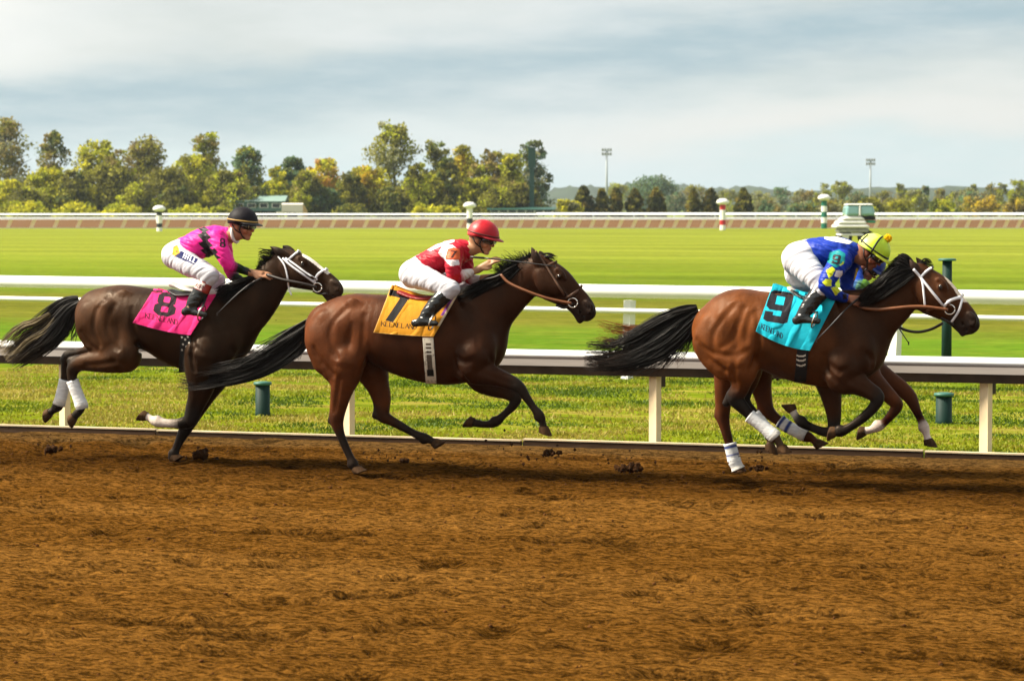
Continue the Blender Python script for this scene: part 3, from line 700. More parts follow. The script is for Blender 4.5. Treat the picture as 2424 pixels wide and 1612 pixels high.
T = [ # px, top, halfwidth, depth, colours, label, shape, loose
 (14, 276, 78, 24, ('brown', 'grey', 'olive'), 'tall grey brown tree at the far left edge', 'tall', .1),
 (128, 302, 52, 30, ('olive', 'dark', 'brown'), 'thin feathery dark tree second from the left edge', 'tall', .75),
 (20, 425, 50, 8, ('yellow', 'lime'), 'yellow green bush like tree at the foot of the leftmost tree', 'round', 0),
 (118, 395, 72, 12, ('lime', 'yellow', 'olive'), 'broad light green tree in front at the left', 'round', 0),
 (232, 326, 66, 22, ('lime', 'olive', 'yellow'), 'rounded bright green tree left of the brown topped one', 'round', 0),
 (262, 385, 72, 10, ('olive', 'deep', 'olive'), 'dark olive tree in the front row at the left', 'round', 0),
 (345, 318, 68, 26, ('brown', 'olive', 'olive'), 'brown topped tall tree in the left bank', 'tall', .1),
 (398, 395, 78, 10, ('olive', 'olive', 'deep'), 'wide olive tree in front of the brown topped one', 'round', 0),
 (488, 312, 56, 26, ('olive', 'lime', 'brown'), 'feathery tree with open crown above the pink rider', 'tall', .7),
 (458, 360, 62, 16, ('lime', 'yellow', 'olive'), 'yellow green tree under the feathery one', 'round', 0),
 (530, 400, 50, 9, ('olive', 'lime', 'deep'), 'dark green tree just left of the teal barn', 'round', 0),
 (585, 346, 58, 22, ('teal', 'olive', 'lime'), 'blue green pointed tree behind the teal barn', 'tall', .25),
 (648, 425, 36, 7, ('lime', 'yellow'), 'small bright green tree behind the barn roof', 'round', 0),
 (692, 366, 46, 18, ('teal', 'dark', 'teal'), 'dark teal tree right of the barn', 'round', .1),
 (768, 372, 58, 14, ('yellow', 'gold', 'lime', 'orange'), 'golden yellow tree with orange tinge left of the tallest tree', 'round', 0),
 (760, 440, 48, 4, ('dark', 'teal'), 'low dark green tree at the foot of the golden tree', 'round', 0),
 (932, 284, 76, 24, ('olive', 'olive', 'grey', 'lime'), 'tallest tree of the bank with a pointed open top', 'tall', .35),
 (872, 390, 62, 10, ('yellow', 'gold', 'olive'), 'yellowing tree at the lower left of the tallest tree', 'round', 0),
 (930, 440, 52, 6, ('dark', 'olive', 'deep'), 'dark low tree under the tallest tree', 'round', 0),
 (1035, 330, 48, 22, ('olive', 'dark', 'olive'), 'slender dark tree right of the tallest one', 'tall', .45),
 (1095, 342, 52, 16, ('gold', 'olive', 'yellow'), 'tree with a golden top in the middle of the bank', 'tall', .25),
 (1020, 410, 58, 8, ('lime', 'yellow', 'olive'), 'bright leafy tree before the slender dark one', 'round', 0),
 (1168, 352, 48, 20, ('olive', 'lime', 'brown'), 'loose crowned tree above the red rider\'s horse', 'tall', .5),
 (1130, 420, 56, 7, ('yellow', 'lime', 'olive'), 'low yellow green tree behind the white furlong pole', 'round', 0),
 (1212, 362, 46, 16, ('lime', 'olive', 'yellow'), 'light green tree left of the green tower', 'tall', .3),
 (1262, 330, 48, 26, ('grey', 'dark', 'teal'), 'rightmost pointed grey green tree behind the green tower', 'tall', .5),
 (1215, 430, 60, 6, ('olive', 'brown', 'deep'), 'low brownish tree behind the long green stand', 'round', 0),
]
for px, yt, hw, dd, cols, lab, shp, lo in T: tree(px, yt, hw * (1.30 if shp == 'tall' else 1.15), YF + 40 + dd, cols, lab, shp, loose=lo, clumps=150, per=44, grp='trees of the left bank')
for i, (px, yt, hw, cols, lab) in enumerate([(60, 470, 60, ('yellow', 'lime'), 'low bright bush below the broad light green tree'), (175, 474, 70, ('lime', 'yellow'), 'second low bright bush from the left'), (290, 480, 60, ('yellow', 'lime'), 'low yellow bush left of the small grey shed'),
        (450, 480, 60, ('yellow', 'lime'), 'low yellow bush right of the small grey shed'), (520, 486, 40, ('lime', 'olive'), 'low green bush beside the black helmet'), (830, 478, 50, ('olive', 'dark'), 'low dark bush under the yellowing tree'),
        (1005, 482, 50, ('lime', 'yellow'), 'low lime bush left of the white furlong pole'), (1060, 484, 40, ('yellow', 'lime'), 'low yellow bush just left of the white furlong pole'), (1345, 466, 42, ('yellow', 'olive', 'grey'), 'low yellow bush left of the first clipped conifer')]):
    tree(px, yt, hw, YF + 37, cols, lab, 'bush', clumps=40, per=40, name='bush', grp='bright bushes behind the far rail')
ORD = 'first second third fourth fifth sixth seventh eighth ninth tenth eleventh twelfth thirteenth fourteenth fifteenth sixteenth seventeenth eighteenth nineteenth twentieth twenty-first twenty-second'.split()
for i, (px, yt, hw) in enumerate(sorted(FILL)):
    cs_ = (('olive', 'lime', 'deep'), ('deep', 'olive', 'dark'), ('lime', 'yellow', 'olive'), ('olive', 'brown', 'lime'))[i % 4]
    tree(px, yt, hw, YF + 43 + 3 * (i % 4), cs_, 'small understorey tree in the left bank, ' + ORD[i] + ' of these from the left', 'round', clumps=60, per=40, grp='understorey of the left bank')
ordn = ['first', 'second', 'third', 'fourth', 'fifth', 'sixth', 'seventh', 'eighth']
for i, (px, yt, hw) in enumerate([(1382, 438, 27), (1424, 444, 20), (1458, 442, 22), (1503, 446, 27), (1553, 444, 27), (1642, 447, 21), (1682, 444, 25), (1761, 445, 26)]):
    tree(px, yt, hw, YF + 40, ('cdark', 'colive', 'cbrown', 'cdark'), '%s dark clipped conifer from the left in the row right of the bank' % ordn[i], 'cone', grp='row of dark conifers', clumps=110, per=50, name='conifer')
tree(1545, 414, 85, 640, ('teal', 'dark', 'teal'), 'large rounded blue green tree behind the conifers', 'round', clumps=140, per=44)
RT = [(1460, 432, 50, 620), (1640, 438, 60, 640), (1600, 455, 40, 560), (1720, 446, 45, 600), (1795, 450, 55, 520), (1850, 442, 50, 560), (1905, 446, 45, 520), (1950, 432, 30, 500), (1992, 428, 42, 520), (2030, 452, 40, 470), (2090, 450, 50, 500), (2132, 432, 26, 560), (2165, 448, 40, 480), (2190, 438, 22, 560),
      (2228, 442, 34, 540), (2270, 446, 40, 520), (2300, 434, 26, 560), (2345, 430, 30, 580), (2372, 432, 26, 560), (2410, 424, 40, 480), (2300, 452, 50, 470)]
cs = [('grey', 'olive', 'lime'), ('teal', 'grey'), ('grey', 'brown', 'olive'), ('lime', 'grey', 'olive')]
for i, (px, yt, hw, Y) in enumerate(sorted(RT)): tree(px, yt, hw, Y, cs[i % 4], 'hazy tree in the distant treeline at the right, ' + ORD[i] + ' from its left end', ('round', 'round', 'tall')[i % 3] if hw > 28 else 'tall', grp='distant treeline at the right', clumps=60, per=38, loose=.15)
for i, (px, yt, hw, cols, lab) in enumerate([(1985, 470, 55, ('brown', 'olive', 'grey'), 'brownish bush behind the pale truck at the right'), (2062, 462, 48, ('lime', 'olive', 'dark'), 'dark green bush right of the pale truck'), (2130, 470, 50, ('yellow', 'olive', 'lime'), 'yellow green spreading bush between truck and the bright one'), (2232, 466, 42, ('yellow', 'lime', 'dark'), 'bright yellow rounded bush near the right edge'),
        (2320, 458, 62, ('brown', 'olive', 'gold'), 'tan bush second from the right edge'), (2410, 462, 48, ('gold', 'olive', 'brown'), 'tan bush at the right edge'), (1900, 474, 50, ('grey', 'olive', 'teal'), 'grey green bush behind the green banded pole'), (1810, 470, 50, ('grey', 'brown', 'teal'), 'grey bush right of the last conifer')]):
    tree(px, yt, hw, YF + 60 + 8 * (i % 3), cols, lab, 'bush', clumps=50, per=40, name='bush', grp='bushes along the right')
# far wooded hills
def hill(px0, px1, ytop, Y, seed):
    x0, x1 = at_depth(px0, 500, Y)[0], at_depth(px1, 500, Y)[0]; n = 90; xs = np.linspace(x0, x1, n); H = height_at(ytop, Y)
    prof = H * np.sin(np.linspace(0, math.pi, n)) ** .45 * (.78 + .4 * fnoise(np.linspace(0, 14, n) + seed, np.zeros(n) + seed, 4))
    V = []
    for j, f in enumerate((0, .55, .85, 1.0, .8, 0)): V += [(x, Y + (j - 3) * 120, 1 + p * f + (RNG.normal(0, .8) if 0 < j < 5 else 0)) for x, p in zip(xs, prof)]
    F = [(j * n + i, j * n + i + 1, (j + 1) * n + i + 1, (j + 1) * n + i) for j in range(5) for i in range(n - 1)]
    mesh_obj('wooded_hill', V, F, mat('hill_woods', (.035, .050, .025), .9, .1, var=.4, vscale=.03), None, kind='structure')
hill(1150, 2000, 438, 2300, 3); hill(1700, 2700, 446, 2000, 9); hill(-300, 1300, 450, 2300, 21)

# ---- the air: thin even haze over the whole course
hz = MB().box((-3200, -60, -1.2), (3200, 3400, 75)).build('haze', None, None, kind='stuff')
m_haze = bpy.data.materials.new('haze_air'); m_haze.use_nodes = True; nt = m_haze.node_tree; nt.nodes.remove(nt.nodes['Principled BSDF'])
pv = nt.nodes.new('ShaderNodeVolumePrincipled'); pv.inputs['Color'].default_value = (.72, .84, .95, 1); pv.inputs['Density'].default_value = .00012; pv.inputs['Anisotropy'].default_value = .3
nt.links.new(pv.outputs[0], nt.nodes['Material Output'].inputs['Volume']); hz.data.materials.append(m_haze)
# ================================================================== HORSES
F7 = Frame(ground_at(845, 1111)); F8 = Frame(ground_at(412, 1090)); F10 = Frame(ground_at(1746, 1112)); F9 = F10.shifted(-.98)
Z7 = Zoom(F7, 700, 500, 740 / 1813); Z8 = Zoom(F8, 0, 460, 840 / 1996); Z9 = Zoom(F9, 1380, 520, 980 / 2358); Z10 = Zoom(F10, 1380, 520, 980 / 2358)

m_coat, nt, b = mat_new('short_coat'); N, L = nt.nodes, nt.links
at = N.new('ShaderNodeAttribute'); at.attribute_name = 'Col'; tc = N.new('ShaderNodeTexCoord')
def cnoise(sc, st, det):
    mp = N.new('ShaderNodeMapping'); mp.inputs['Scale'].default_value = st; L.new(tc.outputs['Object'], mp.inputs[0])
    t = N.new('ShaderNodeTexNoise'); t.inputs['Scale'].default_value = sc; t.inputs['Detail'].default_value = det; L.new(mp.outputs[0], t.inputs[0]); return t.outputs[0]
na, nb, nc = cnoise(5, (1, 1, 1), 4), cnoise(120, (.5, 1, 1.5), 3), cnoise(16, (1, 1, .45), 4)
def cm(op, a, bb):
    q = N.new('ShaderNodeMath'); q.operation = op
    for i, x in enumerate((a, bb)):
        if isinstance(x, (int, float)): q.inputs[i].default_value = x
        else: L.new(x, q.inputs[i])
    return q.outputs[0]
mr = N.new('ShaderNodeMapRange'); L.new(cm('ADD', cm('MULTIPLY', na, .75), cm('MULTIPLY', nb, .25)), mr.inputs[0]); mr.inputs[1].default_value = .35; mr.inputs[2].default_value = .65; mr.inputs[3].default_value = .60; mr.inputs[4].default_value = 1.40
sc_ = N.new('ShaderNodeVectorMath'); sc_.operation = 'SCALE'; L.new(at.outputs['Color'], sc_.inputs[0]); L.new(mr.outputs[0], sc_.inputs['Scale']); L.new(sc_.outputs[0], b.inputs['Base Color'])
b.inputs['Roughness'].default_value = .40; b.inputs['Specular IOR Level'].default_value = .15; b.inputs['Specular Tint'].default_value = (1, .72, .5, 1)
rr = N.new('ShaderNodeMapRange'); L.new(na, rr.inputs[0]); rr.inputs[1].default_value = .3; rr.inputs[2].default_value = .7; rr.inputs[3].default_value = .38; rr.inputs[4].default_value = .60; L.new(rr.outputs[0], b.inputs['Roughness'])
bp = N.new('ShaderNodeBump'); bp.inputs['Distance'].default_value = .010; bp.inputs['Strength'].default_value = .55
L.new(cm('ADD', nc, cm('MULTIPLY', nb, .34)), bp.inputs['Height']); L.new(bp.outputs[0], b.inputs['Normal'])
m_hair = mat('horse_hair', (1, 1, 1), .5, .14, vcol=True, var=.25, vscale=9)
m_eye = mat('dark_eye', (.008, .005, .004), .06, .8)
m_leather = mat('dark_leather', (.018, .012, .010), .45, .45, bump=.001, bscale=60)
m_tan = mat('tan_leather', (.16, .055, .018), .45, .45, var=.2, vscale=20)
m_steel = mat('bit_steel', (.75, .72, .66), .22, .6, metal=1.0)
m_wstrap = mat('white_strap', (.80, .80, .84), .5, .4, var=.06, vscale=30)
m_bandage = mat('white_bandage', (.76, .74, .70), .9, .1, vcol=True, var=.16, vscale=14, bump=.004, bscale=40, stretch=(1, 1, 3))
m_cloth = mat('saddle_cloth_print', (1, 1, 1), .75, .2, vcol=True, var=.08, vscale=10, bump=.004, bscale=22)

def head_pts(A, B):
    """canonical head between poll A and muzzle B; s along, t towards the forehead, in zoom units"""
    A = np.array(A, float); B = np.array(B, float); d = B - A; Ln = np.linalg.norm(d); d /= Ln; n = np.array([d[1], -d[0]])
    return (lambda s, t: tuple(A + d * s * Ln + n * t * Ln)), Ln

def horse_body(z, sp):
    """sp: traced outline of one horse in zoom units"""
    B = Body(); c = sp['col']; m = z.m
    def ch(rows, y, w=1.0, k=.05, col=None, n=3, op=1, yend=None):
        rows = np.array([q[:3] for q in rows], float); ys = np.linspace(y, y if yend is None else yend, len(rows))
        B.chain(z.P(rows[:, 0], rows[:, 1], ys), rows[:, 2] * m, w, k, c['body'] if col is None else col, n, op)
    # trunk
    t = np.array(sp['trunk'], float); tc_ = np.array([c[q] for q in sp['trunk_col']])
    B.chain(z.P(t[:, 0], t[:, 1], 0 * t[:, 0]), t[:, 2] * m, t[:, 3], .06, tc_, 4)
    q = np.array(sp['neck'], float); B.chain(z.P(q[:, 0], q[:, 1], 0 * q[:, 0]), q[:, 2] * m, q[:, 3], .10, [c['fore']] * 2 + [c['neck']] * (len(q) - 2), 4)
    for side in (-1, 1):
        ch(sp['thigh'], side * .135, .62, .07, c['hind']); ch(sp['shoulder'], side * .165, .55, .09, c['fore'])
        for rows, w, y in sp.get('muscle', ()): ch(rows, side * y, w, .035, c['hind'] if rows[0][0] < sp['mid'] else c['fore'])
    # legs
    for g in sp['legs']:
        rows = g['pts']; n = len(rows); y0, y1 = g['y']
        cols = np.array([c[x] if isinstance(x, str) else x for x in g['col']], float)
        a = np.array([r_[:3] for r_ in rows], float); ys = np.linspace(y0, y1, n); w = np.interp(np.linspace(0, 1, n), [0, .3, .5, 1], [.85, .85, .82, .92])
        P = z.P(a[:, 0], a[:, 1], ys); rad = a[:, 2] * m; fe = next((i for i in range(n // 2, n - 2) if rad[i] >= rad[i - 1] and rad[i] > rad[i + 1]), n - 4)
        rad = rad.copy(); rad[fe] *= 1.06; rad[fe - 1] *= .92; rad[fe + 1] *= .92
        d = P[-1] - P[-3]; d[1] = 0; d /= np.linalg.norm(d); fr = np.array([-d[2], 0, d[0]]); cor = P[-2] - d * .018
        Pl = np.vstack([P[:-2], cor[None]]); rl = np.append(rad[:-2], .033)
        B.chain(Pl, rl, w[:n - 1], .030, np.vstack([cols[:-2], cols[-3:-2]]), 3)
        cd = P[fe] - P[fe - 1]; cd /= np.linalg.norm(cd); back = -np.array([-cd[2], 0, cd[0]]); B.ball(P[fe] + back * rad[fe] * .55, rad[fe] * .72, .9, .02, cols[fe])
        sp.setdefault('hooves', []).append((cor, d, fr))
        if 'point' in g:
            p = np.array(g['point'], float); B.chain(z.P(p[:, 0], p[:, 1], [np.interp(.5, [0, 1], [y0, y1])] * len(p)), p[:, 2] * m, .7, .022, cols[len(cols) // 2], 2)
    # head
    S, Ln = head_pts(*sp['head']); hm = Ln * m
    def hc(rows, y, w, k, col, n=3, op=1, yend=None):
        P = np.array([S(q[0], q[1]) for q in rows]); B.chain(z.P(P[:, 0], P[:, 1], np.linspace(y, y if yend is None else yend, len(P)) * hm), [q[2] * hm for q in rows], w, k, col, n, op)
    hd, mz = c['head'], c['muzzle']
    hc([(.10, -.06, .135), (.27, -.04, .165), (.42, -.045, .185), (.60, -.02, .135), (.76, -.012, .112), (.88, -.035, .108), (.93, -.055, .098)], 0, [.62, .62, .60, .56, .56, .66, .66], .03, [hd, hd, hd, hd, hd, mz, mz], 4)
    hc([(.16, -.16, .13), (.33, -.20, .135), (.50, -.175, .105), (.66, -.145, .075), (.80, -.135, .055)], 0, [.52, .56, .5, .5, .6], .045, [hd, hd, hd, hd, mz])
    jaw = sp.get('jaw', 0.0)
    hc([(.74, -.14, .052), (.85, -.155 - jaw * .5, .045), (.925, -.165 - jaw, .040)], 0, .85, .022, mz)                 # lower lip and chin
    hc([(.86, -.12, .055), (.955, -.115, .048)], 0, 1.0, .03, mz)                                                     # upper lip
    for side in (-1, 1):
        hc([(.20, -.13, .10), (.32, -.16, .125), (.42, -.13, .085)], side * .105, .42, .03, hd)                        # cheek
        hc([(.42, -.075, .018), (.62, -.07, .012)], side * .118, 1.0, .025, hd)                                        # facial crest
        hc([(.29, .070, .03), (.37, .068, .030), (.43, .045, .02)], side * .108, .8, .03, hd)                          # brow
        hc([(.365, .022, .032)] * 2, side * .118, .7, .020, np.array(hd) * .6, 1)                                               # lids
        hc([(.83, .022, .030), (.90, .012, .040), (.935, -.03, .034)], side * .075, .75, .022, mz)                     # nostril flare
        hc([(.868, .004, .014), (.905, -.014, .030), (.912, -.042, .016)], side * .120, 1.1, .012, mz, 3, -1)           # nostril
        e = sp['ears'][0 if side < 0 else 1]; b0, tip = np.array(e[0], float), np.array(e[1], float); dd = tip - b0
        pts = [b0 - dd * .15, b0 + dd * .3, b0 + dd * .65, b0 + dd * 1.05]; ya = [side * .065, side * .075, side * .075, side * .066]
        B.chain(z.P([p[0] for p in pts], [p[1] for p in pts], ya), np.array([.034, .035, .022, .003]), [.62, .6, .6, .6], .012, [hd, c['ear'], c['ear'], c['ear']], 4)
    hc([(.80, -.105, .010), (.90, -.118 - jaw * .4, .012), (.965, -.125 - jaw * .5, .016)], -.10, 1.0, .012, mz, 3, -1, .10)
    hc([(.80, -.105, .008), (.90, -.118 - jaw * .4, .010), (.965, -.125 - jaw * .5, .014)], .10, 1.0, .012, mz, 3, -1, -.10)
    for side in (-1, 1): hc([(.80, -.11, .010), (.88, -.118 - jaw * .4, .011), (.95, -.122 - jaw * .5, .012)], side * .075, .8, .012, mz, 3, -1)
    if sp.get('groove'):
        pre = Body(); pre.pr = B.pr; pre.bake(.014)
        for rows, dep in sp['groove']:
            q = crom(np.array(rows, float), 4); P = z.P(q[:, 0], q[:, 1], -.2 + 0 * q[:, 0]); rr = .022; y = pre.side_y(P[:, 0], P[:, 2]); ok = ~np.isnan(y); q, y = q[ok], y[ok]
            if len(y) < 3: continue
            f = np.sin(np.linspace(.12, math.pi - .12, len(y))) ** .6
            P = z.P(q[:, 0], q[:, 1], y - (rr - dep * f)); B.chain(P, rr, 1, .028, c['body'], 1, -1); P2 = P.copy(); P2[:, 1] *= -1; B.chain(P2, rr, 1, .028, c['body'], 1, -1)
    return B, S, hm

def make_hooves(sp, parent):
    mh = bpy.data.materials.get('hoof_horn') or mat('hoof_horn', (.060, .030, .013), .75, .1, var=.4, vscale=30, bump=.003, bscale=60, stretch=(1, 1, .2))
    for cor, d, fr in sp['hooves']:
        yh = np.array([0, 1.0, 0]); an = np.linspace(0, 2 * math.pi, 17)[:-1]; rings = []
        for (fc, fw, yw, dt, dh) in ((0, .039, .037, 0, -.004), (.004, .044, .043, .030, .008), (.006, .052, .051, .083, .034), (.004, .047, .046, .087, .038)):
            rings.append([cor + fr * (fc + fw * math.cos(a)) + yh * yw * math.sin(a) * (1 if math.cos(a) > -.5 else .9) + d * (dt + (dh - dt) * (1 - math.cos(a)) / 2) for a in an])
        V = np.array(rings).reshape(-1, 3); k = 16; F = [(i * k + j, i * k + (j + 1) % k, (i + 1) * k + (j + 1) % k, (i + 1) * k + j) for i in range(3) for j in range(k)] + [tuple(range(k))[::-1], tuple(3 * k + j for j in range(k))]
        o = mesh_obj('hoof', V, F, mh, parent); bpy_smooth(o)
def bpy_smooth(o):
    q = o.modifiers.new('edges', 'EDGE_SPLIT'); q.split_angle = R(50)
def marks_white(z, V, C, polys, col=(.62, .56, .50), ymax=None):
    u, v = z.uv(V)
    for poly, front in polys:
        k = pip(poly, u, v)
        if front is not None: k &= np.abs(V[:, 1]) < front
        C[k] = col
    return C
def pip(poly, u, v):
    poly = np.asarray(poly, float); ins = np.zeros(np.shape(u), bool); n = len(poly)
    for i in range(n):
        x0, y0 = poly[i]; x1, y1 = poly[(i + 1) % n]
        if y0 == y1: continue
        c = ((y0 > v) != (y1 > v)) & (u < (x1 - x0) * (v - y0) / (y1 - y0) + x0); ins ^= c
    return ins

def strands(z, guides, n, r, cols, seed, segs=9, parent=None, name='tail', spread=1.0, ysp=.05, curl=.010, ragged=.35, label=None):
    """guides: list of polylines rows (u,v,halfwidth) root to tip; every strand follows a blend of the guides"""
    rg = np.random.default_rng(seed); Vs, Fs, Cs = [], [], []; k = 0; m = z.m
    G = [crom(np.array(g, float), 6) for g in guides]
    G = [np.stack([np.interp(np.linspace(0, 1, segs + 1), np.linspace(0, 1, len(g)), g[:, i]) for i in range(g.shape[1])], 1) for g in G]
    ncl = max(5, n // (26 if name == 'tail' else 9)); cl = np.column_stack([rg.uniform(-1, 1, ncl), rg.normal(0, .5, ncl), rg.uniform(0, 6.28, (ncl, 2)), rg.uniform(1.6, 4.5, ncl)]); cols = np.array(cols, float); T = np.linspace(0, 1, segs + 1)
    for i in range(n):
        a = rg.integers(len(G)); b_ = rg.integers(len(G)); f = rg.random(); g = G[a] * (1 - f) + G[b_] * f
        en = 1 - ragged * rg.random() ** 1.4; t = T * en; g = np.stack([np.interp(t, T, g[:, j]) for j in range(g.shape[1])], 1)
        d = np.gradient(g[:, :2], axis=0); d /= np.linalg.norm(d, axis=1)[:, None] + 1e-9; nn = np.stack([-d[:, 1], d[:, 0]], 1)
        q_ = rg.integers(ncl); o = np.clip(cl[q_, 0] + rg.normal(0, .11), -1.15, 1.15) * spread; oy = cl[q_, 1] + rg.normal(0, .12); ph = cl[q_, 2:4] + rg.normal(0, .35, 2); fr = cl[q_, 4] + rg.normal(0, .25)
        uvp = g[:, :2] + nn * (o * g[:, 2] + (curl / m) * t * np.sin(fr * t * 3 + ph[0]))[:, None]
        y = (g[:, 3] if g.shape[1] > 3 else 0) + oy * ysp * (.35 + t) + curl * np.sin(fr * t * 2.3 + ph[1]) * t
        P = z.P(uvp[:, 0], uvp[:, 1], y + 0 * t); rad = r * rg.uniform(.6, 1.4) * np.clip(1.1 - .85 * (t / en) ** 1.5, .12, 1)
        W = np.cross(np.gradient(P, axis=0), rg.normal(0, 1, 3)); W /= np.linalg.norm(W, axis=1)[:, None] + 1e-9; W2 = np.cross(np.gradient(P, axis=0), W); W2 /= np.linalg.norm(W2, axis=1)[:, None] + 1e-9
        ring = np.stack([P + W * rad[:, None], P - W * .5 * rad[:, None] + W2 * .87 * rad[:, None], P - W * .5 * rad[:, None] - W2 * .87 * rad[:, None]], 1).reshape(-1, 3)
        ix = k + 3 * np.arange(segs)[:, None, None] + np.array([[0, 1, 4, 3], [1, 2, 5, 4], [2, 0, 3, 5]])[None]
        c0 = cols[0] * rg.uniform(.6, 1.5); mixr = np.clip((t - .55) / .45, 0, 1)[:, None] * rg.random(); cc = c0 * (1 - mixr) + cols[-1] * mixr
        Vs.append(ring); Fs.append(ix.reshape(-1, 4)); Cs.append(np.repeat(cc, 3, 0)); k += len(ring)
    return mesh_obj(name, np.concatenate(Vs), np.concatenate(Fs), m_hair, parent, np.concatenate(Cs), True)

def skin_y(B, P, off, side=-1):
    """puts local points onto the near skin, plus a gap; fills what has no skin under it"""
    y = B.side_y(P[..., 0], P[..., 2], side); sh = y.shape; y = y.ravel(); ok = ~np.isnan(y)
    if ok.any(): y[~ok] = np.interp(np.where(~ok)[0], np.where(ok)[0], y[ok])
    else: y[:] = 0
    P = P.copy(); P[..., 1] = y.reshape(sh) + side * off; return P

def strap(B, z, pts, r, material, name, parent, off=.006, flat=.45, wrap=None, n=6, sides=6):
    """a strap lying on the near skin along zoom points; wrap also carries it over to the far side"""
    q = crom(np.array(pts, float), n) if len(pts) > 2 else np.array([np.array(pts[0]) + (np.array(pts[1]) - np.array(pts[0])) * t for t in np.linspace(0, 1, n + 3)], float)
    P0 = z.P(q[:, 0], q[:, 1], -.10 + 0 * q[:, 0]); P = skin_y(B, P0, off)
    y = P[:, 1].copy()
    for _ in range(2): y[1:-1] = (y[:-2] + 2 * y[1:-1] + y[2:]) / 4
    P = z.P(q[:, 0], q[:, 1], y)
    mb = MB()
    if wrap:
        far = P[::-1].copy(); far[:, 1] *= -1; a0 = z.P(pts[-1][0], pts[-1][1], 0.0); a1 = z.P(wrap[0], wrap[1], 0.0); dd = (a1 - a0) / np.linalg.norm(a1 - a0); st = a0 - dd * .05; rid = a1
        for k in range(60):
            q_ = st + dd * .004 * k; ii = tuple(np.clip(np.round((q_ - B.lo) / B.h).astype(int), 0, B.dim - 1))
            if B.D[ii] > 0: rid = q_ + dd * .006; break
        keep = [i for i in range(len(P)) if (P[i] - rid) @ dd < -.004]; P = P[keep]; far = P[::-1].copy(); far[:, 1] *= -1
        P = np.vstack([P, rid[None], far])
    mb.tube(P, r, sides, flat=None)
    return mb.build(name, material, parent, True)

def cloth(B, z, M, nu, nv, colf, name, parent, material, off=.014, wr=.006, seed=0, mirror=True, ytop=-.015, smooth=14, folds=()):
    U, Vv = np.meshgrid(np.linspace(0, 1, nu), np.linspace(0, 1, nv), indexing='ij'); uv = M(U, Vv); P = z.P(uv[..., 0], uv[..., 1], -.2 + 0 * U)
    y = B.side_y(P[..., 0], P[..., 2]); bad = np.isnan(y)
    # above the back the cloth lies over the spine
    for i in range(nu):
        k = np.where(~bad[i])[0]
        if len(k): y[i, :k[0]] = np.linspace(ytop, y[i, k[0]], k[0] + 1)[:-1] if k[0] else y[i, :0]; y[i, k[-1] + 1:] = y[i, k[-1]]
        else: y[i] = ytop
        g = np.isnan(y[i])
        if g.any(): y[i, g] = np.interp(np.where(g)[0], np.where(~g)[0], y[i, ~g])
    y0 = y.copy()
    for _ in range(smooth):
        q = np.pad(y, 1, mode='edge'); y = (q[:-2, 1:-1] + q[2:, 1:-1] + q[1:-1, :-2] + q[1:-1, 2:] + 2 * y) / 6
    y = np.minimum(y, y0) - off
    w = wr * (np.sin(U * 19 + 5 * fnoise(U * 3 + seed, Vv * 2 + seed, 2)) * (.25 + .75 * Vv) + 1.6 * (fnoise(U * 6 + seed, Vv * 4, 3) - .45))
    for (fu0, fv0, fu1, fv1, amp, wd) in folds:
        d = np.array([fu1 - fu0, fv1 - fv0]); t = np.clip(((U - fu0) * d[0] + (Vv - fv0) * d[1]) / (d @ d), 0, 1); ds = np.hypot(U - fu0 - t * d[0], Vv - fv0 - t * d[1]); w = w + amp * np.exp(-(ds / wd) ** 2)
    P = z.P(uv[..., 0], uv[..., 1], y - np.abs(w) * .5 - w * .5)
    C = colf(uv[..., 0], uv[..., 1], U, Vv).reshape(-1, 3); Vt = P.reshape(-1, 3)
    i = np.arange(nu - 1)[:, None] * nv + np.arange(nv - 1)[None]; Fq = np.stack([i, i + 1, i + nv + 1, i + nv], -1).reshape(-1, 4)
    if mirror:
        V2 = Vt.copy(); V2[:, 1] *= -1; Fq = np.concatenate([Fq, Fq[:, ::-1] + len(Vt)]); Vt = np.concatenate([Vt, V2]); C = np.concatenate([C, C])
    o = mesh_obj(name, Vt, Fq, material, parent, C, True)
    s = o.modifiers.new('thickness', 'SOLIDIFY'); s.thickness = .004; s.offset = 0
    return o, P
def quad(TL, TR, BR, BL, bot=None, top=None):
    TL, TR, BR, BL = (np.array(q, float) for q in (TL, TR, BR, BL))
    def M(U, V):
        U = U[..., None]; V = V[..., None]; p = (TL * (1 - U) + TR * U) * (1 - V) + (BL * (1 - U) + BR * U) * V
        if bot is not None: p = p + (np.array(bot) * (4 * U * (1 - U))) * V
        if top is not None: p = p + (np.array(top) * (4 * U * (1 - U))) * (1 - V)
        return p
    return M

